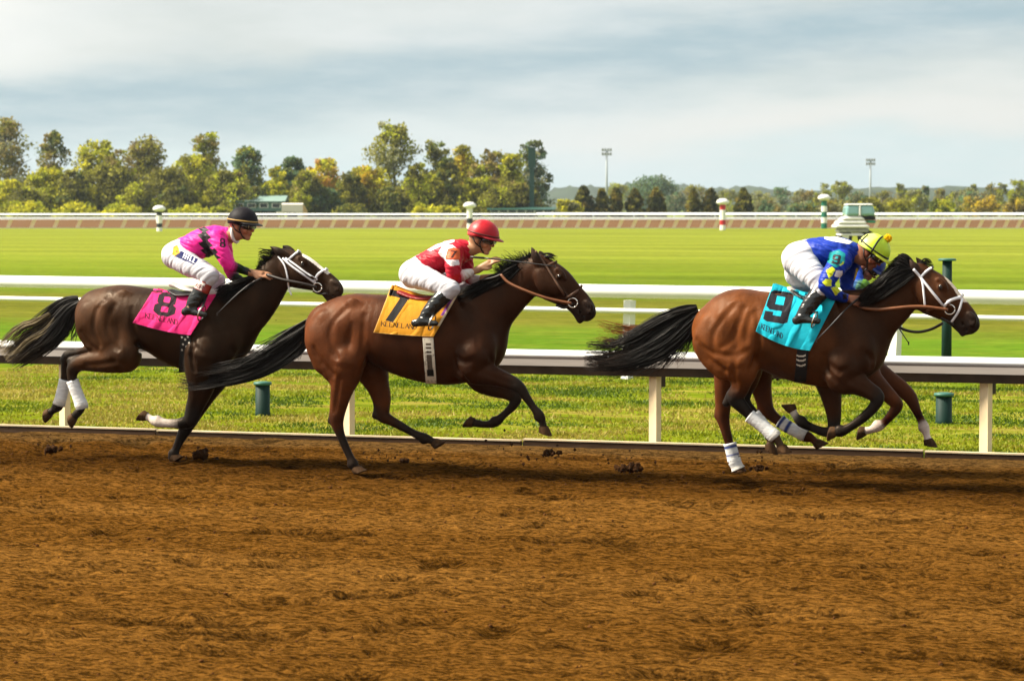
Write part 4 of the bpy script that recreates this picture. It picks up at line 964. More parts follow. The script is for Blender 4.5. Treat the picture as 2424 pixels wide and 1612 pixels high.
# ---- print: numerals and capitals as strokes in a unit box (x right, y down)
ST = {'K': [(0, 0, 0, 1, .13), (0, .55, .8, 0, .08), (.25, .4, .9, 1, .13)], 'E': [(.05, 0, .05, 1, .13), (0, .03, .75, .03, .07), (0, .5, .6, .5, .07), (0, .97, .8, .97, .07)],
      'N': [(.05, 0, .05, 1, .07), (.05, 0, .9, 1, .13), (.9, 0, .9, 1, .07)], 'L': [(.05, 0, .05, 1, .13), (0, .97, .75, .97, .07)], 'A': [(0, 1, .45, 0, .07), (.45, 0, .95, 1, .13), (.18, .65, .72, .65, .06)],
      'D': [(.05, 0, .05, 1, .13), (0, .03, .5, .03, .07), (.5, .03, .88, .3, .11), (.88, .3, .88, .7, .12), (.88, .7, .5, .97, .11), (0, .97, .5, .97, .07)],
      'H': [(.05, 0, .05, 1, .14), (.8, 0, .8, 1, .14), (.05, .5, .8, .5, .13)], 'I': [(.4, 0, .4, 1, .15)], 'R': [(.05, 0, .05, 1, .14), (.05, .05, .6, .05, .12), (.65, .1, .65, .45, .12), (.05, .5, .6, .5, .12), (.35, .5, .8, 1, .13)],
      'O': [(.05, .15, .05, .85, .13), (.75, .15, .75, .85, .13), (.1, .04, .7, .04, .12), (.1, .96, .7, .96, .12)], 'F': [(.05, 0, .05, 1, .14), (.05, .05, .7, .05, .13), (.05, .5, .6, .5, .13)]}
def text_mask(txt, u, v, o, ex, ey, adv=1.15, bold=1.0):
    """letters laid from zoom point o; ex = one letter width, ey = letter height"""
    o, ex, ey = (np.array(q, float) for q in (o, ex, ey)); det = ex[0] * ey[1] - ex[1] * ey[0]
    a = ((u - o[0]) * ey[1] - (v - o[1]) * ey[0]) / det; b_ = (ex[0] * (v - o[1]) - ex[1] * (u - o[0])) / det; asp = np.hypot(*ex) / np.hypot(*ey); out = np.zeros(np.shape(u), bool)
    for i, chh in enumerate(txt):
        for x0, y0, x1, y1, w in ST.get(chh, ()):
            x = (a - i * adv) ; dx, dy = (x1 - x0) * asp, y1 - y0; px, py = (x - x0) * asp, b_ - y0; t = np.clip((px * dx + py * dy) / (dx * dx + dy * dy), 0, 1)
            out |= np.hypot(px - t * dx, py - t * dy) < w * .55 * bold * 1.5
    return out
def box_uv(u, v, o, ex, ey):
    o, ex, ey = (np.array(q, float) for q in (o, ex, ey)); det = ex[0] * ey[1] - ex[1] * ey[0]
    return ((u - o[0]) * ey[1] - (v - o[1]) * ey[0]) / det, (ex[0] * (v - o[1]) - ex[1] * (u - o[0])) / det
def digit(d, u, v, o, ex, ey):
    x, y = box_uv(u, v, o, ex, ey); oct_ = lambda a, b_, c_, e, k: (x > a) & (x < c_) & (y > b_) & (y < e) & ((x - a) / (c_ - a) + (y - b_) / (e - b_) > k) & ((c_ - x) / (c_ - a) + (y - b_) / (e - b_) > k) & ((x - a) / (c_ - a) + (e - y) / (e - b_) > k) & ((c_ - x) / (c_ - a) + (e - y) / (e - b_) > k)
    if d == '7': return ((y > 0) & (y < .20) & (x > 0) & (x < 1)) | ((np.abs(x - (.78 - .55 * (y - .15))) < .19) & (y > .1) & (y < 1))
    if d == '8': return (oct_(.08, 0, .92, .54, .22) & ~oct_(.36, .16, .64, .40, .1)) | (oct_(0, .40, 1, 1, .28) & ~oct_(.34, .58, .66, .82, .1))
    return (oct_(0, 0, 1, .62, .16) & ~oct_(.33, .17, .67, .43, .0)) | ((x > .67) & (x < 1) & (y > .3) & (y < .9)) | (oct_(0, .60, 1, 1, .16) & (y > .78)) | ((x > 0) & (x < .34) & (y > .68) & (y < .90))

def bandage(z, pts, name, parent, y, stripes=(), r_add=1.0, dirty=.0):
    q = crom(np.array(pts, float), 6); n = len(q); P = z.P(q[:, 0], q[:, 1], np.linspace(y[0], y[1], n)); rad = q[:, 2] * z.m * r_add * 1.27 * (1 + .03 * np.sin(np.arange(n) * 2.4)); t = np.linspace(0, 1, n)
    mb = MB(); mb.tube(P, rad, 14, flat=.85); V = np.concatenate(mb.V); c = np.ones((n, 3)) * np.array([1.0, 1.0, 1.0])
    for a, b_ in stripes: c[(t > a) & (t < b_)] = (.06, .09, .30)
    c[t > .72] *= np.interp(t[t > .72], [.72, 1], [1, 1 - dirty])[:, None] * np.array([1, .95, .88])
    mesh_obj(name, V, mb.F, m_bandage, parent, np.repeat(c, 14, 0) * .74, True)

def bit_ring(z, B, c, r, parent, y=None):
    p = z.P(*c, -.06); p = skin_y(B, p[None], .012)[0]; a = np.linspace(0, 2 * math.pi, 19); P = np.stack([p[0] + r * np.cos(a), p[1] + 0 * a - .004, p[2] + r * .95 * np.sin(a)], 1)
    MB().tube(P, .0065, 6).build('bit_ring', m_steel, parent, True); return p
def eyeball(z, S, hm, parent):
    for side in (-1, 1):
        u, v = S(.365, .020); p = z.P(u, v, side * .114 * hm); mb = MB(); r = .021 * hm / .65
        mb.lathe([(.001, -r), (r * .7, -r * .7), (r, 0), (r * .7, r * .7), (.001, r)], tuple(p), 10); mb.build('eye', m_eye, parent, True)
LEG_H = ['hind', 'hind', 'hind', 'hindlow', 'hindlow', 'point', 'point', 'point', 'point', 'point', 'point', 'hoof', 'hoof']
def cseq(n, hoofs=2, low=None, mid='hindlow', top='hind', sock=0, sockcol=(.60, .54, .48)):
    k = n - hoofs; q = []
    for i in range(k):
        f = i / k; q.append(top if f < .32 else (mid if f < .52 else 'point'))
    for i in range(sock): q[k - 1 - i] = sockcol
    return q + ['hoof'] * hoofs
# ------------------------------------------------------------------ horse in the middle: dark bay, orange cloth
c7 = dict(body=(.040, .0115, .0042), hind=(.084, .0235, .0070), hindlow=(.045, .0130, .005), fore=(.031, .0092, .0036), neck=(.027, .0086, .0036), head=(.026, .0092, .0042), muzzle=(.018, .011, .009), point=(.014, .009, .007), hoof=(.040, .027, .017), ear=(.018, .010, .008), eye=(.012, .008, .007))  # hind lighter than body: sunlit rump painted into the coat colour
sp7 = dict(col=c7, mid=600,
  trunk=[(215, 690, 168, .80), (330, 660, 180, .92), (450, 668, 186, .92), (600, 714, 226, .80), (750, 742, 248, .74), (880, 750, 254, .70), (990, 745, 236, .62), (1075, 768, 148, .85)],
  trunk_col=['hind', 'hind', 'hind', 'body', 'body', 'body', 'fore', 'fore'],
  neck=[(1000, 650, 205, .55), (1120, 560, 163, .50), (1240, 470, 126, .46), (1340, 392, 106, .46), (1405, 345, 88, .6)],
  thigh=[(180, 740, 130), (235, 850, 132), (280, 950, 95)], shoulder=[(960, 640, 70), (1040, 780, 115), (1010, 900, 88)],
  muscle=[([(170, 640, 60), (120, 760, 62), (150, 880, 55)], .6, .16), ([(260, 660, 60), (255, 760, 70), (300, 850, 60)], .5, .19), ([(330, 545, 44), (385, 620, 40)], .42, .165), ([(390, 720, 55), (350, 830, 60)], .5, .20),
          ([(980, 830, 50), (1000, 920, 55)], .7, .22), ([(900, 520, 40), (980, 700, 45)], .5, .20), ([(1090, 780, 50), (1110, 860, 45)], .7, .16)],
  groove=[([(290, 560), (215, 640), (195, 740), (235, 850)], 0.004), ([(320, 660), (300, 760), (310, 860)], 0.002), ([(395, 600), (385, 740), (372, 860), (345, 950)], 0.0065), ([(100, 800), (150, 880), (210, 950)], 0.0035), ([(250, 980), (235, 1080), (222, 1160)], 0.003), ([(960, 560), (1040, 720), (1085, 850)], 0.0045), ([(900, 810), (925, 900), (985, 985)], 0.006), ([(1040, 850), (980, 880), (930, 850)], 0.0035), ([(1060, 925), (1160, 968), (1250, 1000)], 0.0025), ([(1110, 790), (1140, 860), (1130, 900)], 0.005)],
  legs=[dict(pts=[(300, 870, 112), (285, 960, 84), (262, 1060, 62), (246, 1140, 50), (238, 1195, 44), (242, 1240, 36), (262, 1300, 26), (288, 1365, 24), (318, 1430, 25), (334, 1464, 28), (347, 1490, 23), (352, 1496, 32), (366, 1508, 28)], y=(-.15, -.12), col=cseq(13), point=[(225, 1170, 22), (205, 1215, 22)]),
        dict(pts=[(430, 890, 110), (472, 1000, 72), (496, 1080, 58), (500, 1140, 48), (505, 1185, 41), (545, 1210, 31), (615, 1248, 25), (690, 1290, 24), (745, 1314, 28), (785, 1328, 23), (812, 1345, 31), (848, 1370, 25)], y=(.15, .13), col=cseq(12), point=[(478, 1150, 24), (462, 1185, 22)]),
        dict(pts=[(1040, 840, 105), (1035, 920, 82), (1120, 948, 62), (1200, 974, 48), (1268, 1002, 40), (1303, 1030, 34), (1335, 1075, 26), (1377, 1135, 23), (1415, 1186, 27), (1432, 1228, 21), (1438, 1262, 31), (1450, 1315, 24)], y=(-.17, -.12), col=cseq(12, 2, mid='point', top='fore')),
        dict(pts=[(1050, 920, 85), (1070, 985, 66), (1150, 1030, 48), (1220, 1050, 41), (1275, 1082, 36), (1258, 1130, 27), (1210, 1178, 23), (1160, 1222, 27), (1110, 1236, 22), (1062, 1232, 22), (1020, 1222, 34), (985, 1215, 32)], y=(.17, .12), col=cseq(12, 2, mid='point', top='fore'))],
  head=((1400, 268), (1738, 590)), jaw=.035, ears=(((1402, 292), (1366, 206)), ((1440, 285), (1412, 228))))
h7 = empty('horse', (*F7.O, 0), -YAW, label='dark bay racehorse in the middle with an orange saddle cloth numbered 7', cat='horse', group='racehorses at full gallop')
B7, S7, hm7 = horse_body(Z7, sp7); B7.bake(.0085)
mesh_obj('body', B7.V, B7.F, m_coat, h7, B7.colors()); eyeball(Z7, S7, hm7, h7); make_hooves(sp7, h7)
BLK = [(.0070, .0055, .0048), (.026, .014, .0085)]
strands(Z7, [[(95, 640, 28), (20, 705, 50), (-90, 790, 62), (-240, 890, 62), (-420, 945, 66), (-560, 965, 74), (-680, 945, 80)], [(90, 670, 26), (40, 740, 45), (-60, 830, 50), (-230, 920, 50), (-420, 965, 52), (-560, 965, 60), (-640, 975, 60)]],
        620, .0042, BLK, 71, 14, h7, 'tail', ysp=.05, curl=.012, ragged=.4)
strands(Z7, [[(60, 660, 20), (25, 760, 30), (-15, 860, 28)]], 60, .003, BLK, 72, 8, h7, 'tail_wisp', ysp=.04, curl=.015, ragged=.6)
strands(Z7, [[(1360, 270, 22), (1320, 300, 30), (1260, 290, 45), (1190, 250, 50)], [(1300, 315, 25), (1240, 345, 40), (1180, 370, 50), (1120, 380, 55)], [(1380, 262, 15), (1350, 262, 20), (1320, 235, 30)], [(1250, 345, 25), (1200, 330, 35), (1160, 300, 45)]], 420, .0032, BLK, 73, 8, h7, 'mane', ysp=.05, curl=.016, ragged=.5)
strands(Z7, [[(1200, 372, 20, -.04), (1100, 425, 34, -.07), (1000, 485, 38, -.09), (920, 525, 34, -.10)], [(1130, 412, 20, -.06), (1030, 465, 34, -.09), (930, 505, 30, -.10)], [(1290, 325, 20, -.05), (1220, 375, 30, -.07), (1150, 415, 30, -.08)]], 620, .0038, BLK, 74, 8, h7, 'mane', ysp=.05, curl=.010, ragged=.4)
strands(Z7, [[(1425, 255, 12), (1470, 258, 16), (1520, 278, 12)], [(1420, 262, 10), (1460, 250, 14), (1500, 265, 10)]], 70, .003, BLK, 75, 7, h7, 'forelock', ysp=.04, curl=.008)
strands(Z7, [[(80, 660, 30), (0, 735, 60), (-120, 820, 85), (-280, 900, 90), (-440, 950, 95), (-600, 960, 110)]], 70, .0024, BLK, 76, 14, h7, 'tail_wisp', ysp=.10, curl=.034, ragged=.5)
CW = (.62, .27, .012); CK = (.012, .011, .012)
def col7(u, v, U, V):
    C = np.tile(np.array([.58, .255, .012]), u.shape + (1,))
    C[(U < .012) | (V > .985)] = (.70, .38, .10)
    C[digit('7', u, v, (548, 452), (118, 30), (-42, 178))] = CK
    C[text_mask('KEENELAND', u, v, (500, 640), (22.5, 2.2), (-3, 25), 1.02)] = (.05, .022, .008)
    C[(U > .90) & (V < .5)] = (.22, .05, .35); C[(U > .955) & (V < .75)] = (.62, .50, .34)
    return C
cl7, P7 = cloth(B7, Z7, quad((558, 425), (944, 478), (800, 728), (451, 704), (10, 4), (10, 40)), 230, 200, col7, 'saddle_cloth', h7, m_cloth, seed=3, wr=.007, folds=((.2, .95, .75, .55, -.018, .05), (.35, .3, .3, .8, -.012, .04), (.55, .2, .55, .9, -.012, .05)))
def girth(B, z, top, bot, w, colf, parent, name='girth', nv=90, off=.010):
    M = quad((top[0] - w, top[1]), (top[0] + w, top[1]), (bot[0] + w, bot[1]), (bot[0] - w, bot[1]))
    return cloth(B, z, M, 26, nv, colf, name, parent, m_cloth, off=off, wr=.0, smooth=3)
def gcol7(u, v, U, V):
    C = np.tile(np.array([.62, .56, .46]), u.shape + (1,)); C[(V > .0) & (V < .14)] = (.20, .075, .02)
    C[(np.abs(U - .5) < .22) & (V > .24) & (V < .86)] = (.10, .075, .055)
    for k in (.30, .37, .44): C[(np.abs(V - k) < .013) & (np.abs(U - .5) < .3)] = (.70, .66, .58)
    C[(np.abs(U - .5) < .32) & (V > .74) & (V < .86)] = (.012, .011, .010); C[(fnoise(U * 5, V * 22, 3) > .60)] *= .6
    return C
girth(B7, Z7, (764, 690), (786, 1000), 31, gcol7, h7)
def saddle(z, pts, r, w, material, parent, name='saddle'):
    b_ = Body(); q = np.array(pts, float); b_.chain(z.P(q[:, 0], q[:, 1], 0 * q[:, 0]), q[:, 2] * z.m, w, .02, (1, 1, 1), 3); b_.bake(.010)
    return mesh_obj(name, b_.V, b_.F, material, parent)
m_sred = mat('red_saddle', (.22, .012, .014), .45, .4); m_sblk = mat('black_saddle', (.014, .013, .014), .4, .5); m_swht = mat('white_saddle_pad', (.66, .62, .56), .8, .2)
saddle(Z7, [(610, 470, 16), (700, 500, 16), (800, 505, 18), (900, 475, 22)], 0, [3.6, 5.5, 5.5, 3.5], m_sred, h7)
# bridle
br7 = empty('bridle', parent=None) if False else None
def bridle(z, B, S, parent, material, cheek, noseband, browband, throat, r=.011, ring=None, wrapn=None, wrapb=None, chin=None):
    o = strap(B, z, cheek, r, material, 'cheek_strap', parent)
    if noseband: strap(B, z, noseband, r * 1.25, material, 'noseband', parent, wrap=wrapn)
    if browband: strap(B, z, browband, r, material, 'browband', parent, wrap=wrapb)
    if throat: strap(B, z, throat, r * .8, material, 'throat_latch', parent)
    if chin: strap(B, z, chin, r, material, 'chin_strap', parent)
    return bit_ring(z, B, ring[:2], ring[2], parent) if ring else None
m_bbrown = mat('worn_brown_leather', (.10, .050, .028), .5, .35, var=.3, vscale=30)
r7 = bridle(Z7, B7, S7, h7, m_bbrown, [(1392, 232), (1450, 315), (1510, 410), (1560, 490)], [(1572, 500), (1600, 485), (1634, 461)], [(1452, 318), (1490, 300), (1530, 275)], None, .0095, (1605, 532, .040), (1641, 453), (1537, 268))
strap(B7, Z7, [(1510, 545), (1560, 560), (1605, 535)], .010, m_leather, 'chin_strap', h7)
def rein(z, pts, ys, r, material, parent, name='rein', flat=None):
    q = crom(np.column_stack([np.array(pts, float), ys]), 6); P = z.P(q[:, 0], q[:, 1], q[:, 2]); mb = MB(); mb.tube(P, r, 6, flat=flat, up=(0, 1, 0)); return mb.build(name, material, parent, True)
rein(Z7, [(1190, 368), (1235, 415), (1330, 460), (1440, 500), (1530, 522), (1600, 535)], [-.13, -.15, -.17, -.16, -.13, -.11], .012, m_tan, h7)
rein(Z7, [(1190, 368), (1150, 385), (1080, 400)], [-.13, -.12, -.10], .010, m_leather, h7)

# ------------------------------------------------------------------ trailing horse: very dark brown, pink cloth
c8 = dict(body=(.0205, .0082, .0034), hind=(.045, .0175, .0064), hindlow=(.017, .0085, .005), fore=(.0185, .0078, .0034), neck=(.018, .0078, .0038), head=(.023, .0100, .0050), muzzle=(.030, .019, .013), point=(.011, .0085, .0075), hoof=(.050, .032, .018), ear=(.016, .011, .009), eye=(.010, .007, .006))  # hind carries the sun's tan light on the quarters as coat colour
sock8 = (.55, .46, .40)
sp8 = dict(col=c8, mid=800,
  trunk=[(570, 682, 154, .85), (680, 672, 163, .95), (800, 690, 167, .98), (920, 726, 187, .90), (1030, 762, 215, .78), (1130, 772, 222, .74), (1220, 772, 208, .66), (1300, 788, 132, .95)],
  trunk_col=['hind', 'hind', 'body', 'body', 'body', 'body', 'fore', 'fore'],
  neck=[(1250, 735, 185, .55), (1310, 700, 163, .52), (1412, 615, 142, .48), (1500, 522, 115, .46), (1562, 443, 92, .48), (1600, 395, 76, .6)],
  thigh=[(535, 720, 112), (620, 820, 122), (690, 895, 98)], shoulder=[(1170, 690, 70), (1230, 830, 110), (1160, 940, 90)],
  muscle=[([(500, 660, 50), (475, 760, 48), (510, 840, 40)], .6, .17), ([(600, 640, 50), (590, 760, 60), (660, 850, 50)], .6, .20), ([(695, 575, 40), (745, 630, 36)], .42, .155), ([(720, 740, 50), (730, 860, 52)], .5, .20),
          ([(1120, 860, 45), (1130, 950, 55)], .7, .21), ([(1130, 600, 40), (1190, 740, 42)], .5, .20)],
  groove=[([(600, 570), (545, 640), (520, 750), (555, 850)], 0.0045), ([(640, 620), (600, 710), (610, 800), (660, 870)], 0.0036), ([(735, 640), (745, 760), (775, 850), (785, 930)], 0.0059), ([(450, 780), (490, 840), (540, 880)], 0.0027), ([(1180, 640), (1260, 780), (1310, 880)], 0.004), ([(1085, 830), (1075, 910), (1090, 990)], 0.0054), ([(1200, 870), (1140, 890), (1100, 860)], 0.0032), ([(1130, 1000), (1120, 1100), (1095, 1190)], 0.0027), ([(640, 945), (560, 958), (480, 965)], 0.0027)],
  legs=[dict(pts=[(700, 905, 100), (610, 930, 76), (520, 940, 58), (455, 948, 46), (418, 972, 41), (405, 1015, 31), (413, 1065, 26), (432, 1120, 25), (453, 1168, 27), (458, 1205, 22), (438, 1228, 24), (410, 1258, 34), (380, 1290, 25)], y=(-.15, -.12), col=cseq(13, 2), point=[(430, 925, 22), (395, 935, 22)]),
        dict(pts=[(650, 880, 84), (545, 902, 62), (450, 912, 48), (390, 922, 40), (372, 965, 31), (367, 1020, 26), (355, 1090, 25), (340, 1160, 25), (328, 1192, 27), (302, 1212, 23), (272, 1233, 34), (238, 1252, 26)], y=(.15, .12), col=cseq(12, 2), point=[(405, 892, 20), (375, 900, 20), (352, 930, 18)]),
        dict(pts=[(1150, 900, 115), (1135, 980, 98), (1135, 1060, 80), (1118, 1135, 62), (1092, 1205, 50), (1072, 1268, 43), (1020, 1288, 32), (950, 1288, 26), (885, 1280, 28), (848, 1262, 22), (815, 1246, 32), (775, 1240, 30)], y=(-.17, -.12), col=cseq(12, 2, mid='point', top='fore', sock=3, sockcol=sock8)),
        dict(pts=[(1230, 930, 105), (1215, 1020, 82), (1160, 1110, 66), (1110, 1200, 52), (1066, 1280, 42), (1040, 1325, 37), (1012, 1382, 27), (990, 1432, 25), (980, 1462, 27), (975, 1478, 24), (976, 1484, 30), (992, 1490, 27)], y=(.17, .12), col=cseq(12, 2, mid='point', top='fore'))],
  head=((1566, 318), (1930, 535)), jaw=.05, ears=(((1590, 336), (1516, 292)), ((1632, 320), (1588, 290))))
h8 = empty('horse', (*F8.O, 0), -YAW, label='very dark brown racehorse trailing at the left with a pink saddle cloth numbered 8', cat='horse', group='racehorses at full gallop')
B8, S8, hm8 = horse_body(Z8, sp8); B8.bake(.0085); C8 = B8.colors()
# stripe down the face
C8 = marks_white(Z8, B8.V, C8, [([(1700, 330), (1745, 345), (1860, 440), (1840, 452), (1740, 372), (1700, 350)], .045)])
mesh_obj('body', B8.V, B8.F, m_coat, h8, C8); eyeball(Z8, S8, hm8, h8); make_hooves(sp8, h8)
strands(Z8, [[(445, 600, 26), (380, 625, 45), (310, 700, 70), (220, 800, 85), (110, 890, 70), (40, 945, 50)], [(445, 610, 26), (390, 660, 45), (330, 760, 70), (200, 860, 70), (90, 930, 50)]], 620, .0042, [(.012, .010, .009), (.10, .065, .035)], 81, 12, h8, 'tail', ysp=.05, curl=.014, ragged=.45)
strands(Z8, [[(300, 690, 30), (230, 760, 60), (140, 800, 70), (60, 870, 60), (10, 910, 50)]], 240, .0030, [(.16, .12, .06), (.36, .28, .15)], 82, 9, h8, 'tail_fringe', ysp=.05, curl=.018, ragged=.4)
strands(Z8, [[(435, 700, 16), (420, 770, 24), (395, 830, 28)]], 45, .003, BLK, 83, 7, h8, 'tail_wisp', ysp=.04, curl=.014, ragged=.6)
strands(Z8, [[(1560, 350, 22), (1530, 350, 35), (1480, 345, 40), (1450, 345, 30)], [(1520, 400, 30), (1480, 410, 35), (1445, 400, 34)], [(1480, 440, 22), (1455, 430, 24), (1435, 415, 20)]], 330, .0034, BLK, 84, 7, h8, 'mane', ysp=.05, curl=.012, ragged=.5)
strands(Z8, [[(1440, 475, 18, -.04), (1360, 510, 32, -.07), (1280, 540, 38, -.10), (1220, 570, 36, -.13)], [(1400, 495, 18, -.05), (1310, 545, 32, -.09), (1230, 600, 32, -.13)]], 560, .0038, BLK, 85, 7, h8, 'mane', ysp=.05, curl=.012, ragged=.4)
PK = (.86, .028, .215)
def col8(u, v, U, V):
    C = np.tile(np.array(PK), u.shape + (1,)); C[digit('8', u, v, (888, 548), (122, 20), (-32, 128))] = (.022, .010, .016)
    C[text_mask('KEENELAND', u, v, (820, 668), (19.5, 4.2), (-2, 27), 1.05)] = (.10, .006, .03); C[(U < .012) | (V > .985)] = (.80, .05, .24)
    return C
cloth(B8, Z8, quad((868, 530), (1218, 562), (1072, 792), (747, 722), (20, 14), (0, 12)), 230, 200, col8, 'saddle_cloth', h8, m_cloth, seed=8, wr=.008, folds=((.45, .0, .35, .6, -.018, .03), (.62, .25, .5, .95, -.020, .035), (.15, .1, .05, .6, -.012, .04), (.78, .2, .7, .9, -.014, .04)))
def gcolk(u, v, U, V):
    C = np.tile(np.array([.012, .011, .011]), u.shape + (1,)); x, y = box_uv(u, v, (1012, 790), (60, 0), (0, 90))
    for a, b_ in ((.2, .15), (.5, .3), (.75, .12), (.3, .6), (.62, .75), (.85, .5), (.2, .95)): C[np.hypot((x - a) * .6, (y - b_) * .9) < .055] = (.6, .55, .48)
    return C
girth(B8, Z8, (1050, 690), (1034, 1000), 29, gcolk, h8)
saddle(Z8, [(965, 505, 16), (1010, 522, 12), (1060, 535, 14), (1150, 545, 16), (1235, 560, 24)], 0, [2.0, 3.0, 5, 5.5, 2.6], m_swht, h8, 'saddle_pad'); saddle(Z8, [(960, 540, 9), (1040, 565, 12), (1130, 560, 14)], 0, [6, 10, 8], m_sblk, h8)
bandage(Z8, [(408, 1048, 29), (424, 1095, 28), (443, 1145, 28), (458, 1185, 31), (463, 1208, 27)], 'leg_bandage', h8, (-.124, -.121), dirty=.55); bandage(Z8, [(366, 1045, 29), (357, 1085, 28), (342, 1145, 28), (330, 1185, 30)], 'leg_bandage', h8, (.122, .121), dirty=.45)
bridle(Z8, B8, S8, h8, m_wstrap, [(1590, 360), (1640, 405), (1710, 455), (1775, 500)], [(1768, 490), (1785, 455), (1810, 435), (1832, 424)], [(1612, 375), (1640, 352), (1672, 326)], [(1565, 350), (1600, 400), (1618, 470), (1625, 530), (1640, 568)], .0095, (1782, 525, .040), (1837, 416), (1676, 319))
strap(B8, Z8, [(1605, 358), (1665, 400), (1725, 445), (1785, 482)], .0085, m_wstrap, 'cheek_strap', h8); strap(B8, Z8, [(1760, 545), (1795, 560), (1840, 560)], .008, m_leather, 'chin_strap', h8)
rein(Z8, [(1500, 452), (1590, 480), (1690, 500), (1780, 522)], [-.12, -.15, -.15, -.12], .013, m_leather, h8); 

# ------------------------------------------------------------------ leading horse: bright bay, turquoise cloth
c9 = dict(body=(.066, .0210, .0065), hind=(.118, .0345, .0082), hindlow=(.058, .0175, .006), fore=(.033, .0112, .0046), neck=(.036, .0125, .005), head=(.056, .0190, .0070), muzzle=(.020, .013, .011), point=(.011, .0085, .0080), hoof=(.075, .045, .026), ear=(.020, .011, .009), eye=(.012, .008, .007))  # warm highlight of the sun on the buttocks put into hind
sp9 = dict(col=c9, mid=1050,
  trunk=[(788, 632, 170, .80), (880, 588, 192, .92), (1000, 606, 198, .95), (1130, 652, 232, .82), (1250, 678, 248, .76), (1380, 690, 258, .70), (1490, 692, 240, .62), (1585, 748, 140, .92)],
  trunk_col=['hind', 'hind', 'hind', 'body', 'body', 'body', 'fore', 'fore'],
  neck=[(1500, 620, 205, .55), (1628, 556, 165, .50), (1755, 470, 131, .46), (1850, 388, 106, .46), (1910, 340, 88, .6)],
  thigh=[(770, 690, 135), (840, 770, 132), (905, 850, 92)], shoulder=[(1430, 600, 70), (1530, 740, 115), (1490, 870, 88)],
  muscle=[([(720, 600, 52), (680, 700, 56), (720, 800, 46), (790, 880, 34)], .6, .165), ([(800, 560, 40), (780, 680, 56), (830, 790, 56), (900, 860, 40)], .6, .205), ([(875, 500, 38), (925, 540, 38), (955, 600, 32)], .42, .19), ([(930, 620, 46), (940, 720, 52), (920, 800, 40)], .6, .215),
          ([(1460, 790, 50), (1480, 880, 55)], .7, .215), ([(1400, 480, 40), (1470, 640, 42)], .5, .20), ([(1590, 740, 46), (1620, 830, 42)], .7, .15)],
  groove=[([(870, 470), (800, 555), (745, 640), (735, 710), (765, 760)], 0.0058), ([(915, 500), (878, 600), (850, 680), (790, 725)], 0.0053), ([(955, 540), (930, 620), (925, 690)], 0.004), ([(665, 720), (740, 765), (850, 775), (950, 745)], 0.0049), ([(985, 520), (1003, 640), (990, 760), (962, 860)], 0.0067), ([(640, 690), (685, 765), (740, 820), (800, 860)], 0.004), ([(862, 800), (852, 880), (862, 960)], 0.004), ([(910, 860), (900, 930)], 0.0027), ([(1440, 520), (1520, 680), (1565, 800)], 0.0061), ([(1375, 780), (1395, 870), (1470, 955)], 0.008), ([(1540, 830), (1460, 870), (1400, 830)], 0.0049), ([(1500, 905), (1590, 950), (1660, 990)], 0.0037), ([(1600, 740), (1650, 800), (1645, 860)], 0.0067)],
  legs=[dict(pts=[(890, 820, 98), (905, 895, 66), (893, 960, 53), (868, 1012, 48), (905, 1064, 37), (955, 1115, 29), (1030, 1178, 27), (1082, 1222, 30), (1112, 1262, 24), (1132, 1300, 34), (1160, 1346, 25)], y=(-.15, -.11), col=['hind', 'hind', 'hindlow', 'point', 'point', 'point', 'point', 'hoof', 'hoof', 'hoof', 'hoof'], point=[(838, 1000, 24), (815, 1045, 22)]),
        dict(pts=[(945, 830, 88), (938, 920, 60), (915, 985, 48), (920, 1045, 38), (980, 1110, 28), (1040, 1180, 26), (1070, 1228, 28), (1070, 1268, 22), (1066, 1295, 33), (1078, 1335, 25)], y=(.15, .12), col=['hind', 'hindlow', 'point', 'point', 'point', 'point', 'hoof', 'hoof', 'hoof', 'hoof']),
        dict(pts=[(1490, 830, 108), (1472, 905, 86), (1550, 930, 66), (1620, 968, 50), (1674, 1008, 42), (1660, 1062, 31), (1590, 1132, 27), (1520, 1182, 26), (1468, 1206, 29), (1440, 1206, 23), (1428, 1208, 32), (1402, 1216, 26)], y=(-.17, -.13), col=cseq(12, 2, mid='point', top='fore')),
        dict(pts=[(1400, 880, 100), (1408, 960, 70), (1418, 1030, 55), (1428, 1100, 44), (1430, 1160, 37), (1422, 1205, 33), (1375, 1208, 28), (1305, 1185, 26), (1242, 1152, 28), (1212, 1118, 23), (1188, 1078, 32), (1165, 1045, 30)], y=(.17, .12), col=cseq(12, 2, mid='point', top='fore', sock=1))],
  head=((1902, 268), (2255, 602)), jaw=.03, ears=(((1902, 292), (1860, 226)), ((1945, 280), (1898, 216))))
h9 = empty('horse', (*F9.O, 0), -YAW, label='bright bay racehorse in the lead at the right with a turquoise saddle cloth numbered 9', cat='horse', group='racehorses at full gallop')
B9, S9, hm9 = horse_body(Z9, sp9); B9.bake(.0085); C9 = B9.colors()
C9 = marks_white(Z9, B9.V, C9, [([(2040, 285), (2075, 300), (2190, 470), (2160, 470), (2060, 330)], .035)], (.60, .50, .40))
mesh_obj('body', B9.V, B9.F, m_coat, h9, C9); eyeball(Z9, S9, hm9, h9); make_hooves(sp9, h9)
strands(Z9, [[(655, 512, 26), (580, 545, 55), (450, 640, 95), (300, 730, 95), (150, 770, 80), (10, 760, 70)], [(655, 540, 26), (600, 600, 60), (470, 710, 80), (310, 790, 70), (150, 820, 60), (0, 830, 60)]], 700, .0042, BLK, 91, 13, h9, 'tail', ysp=.06, curl=.014, ragged=.45)
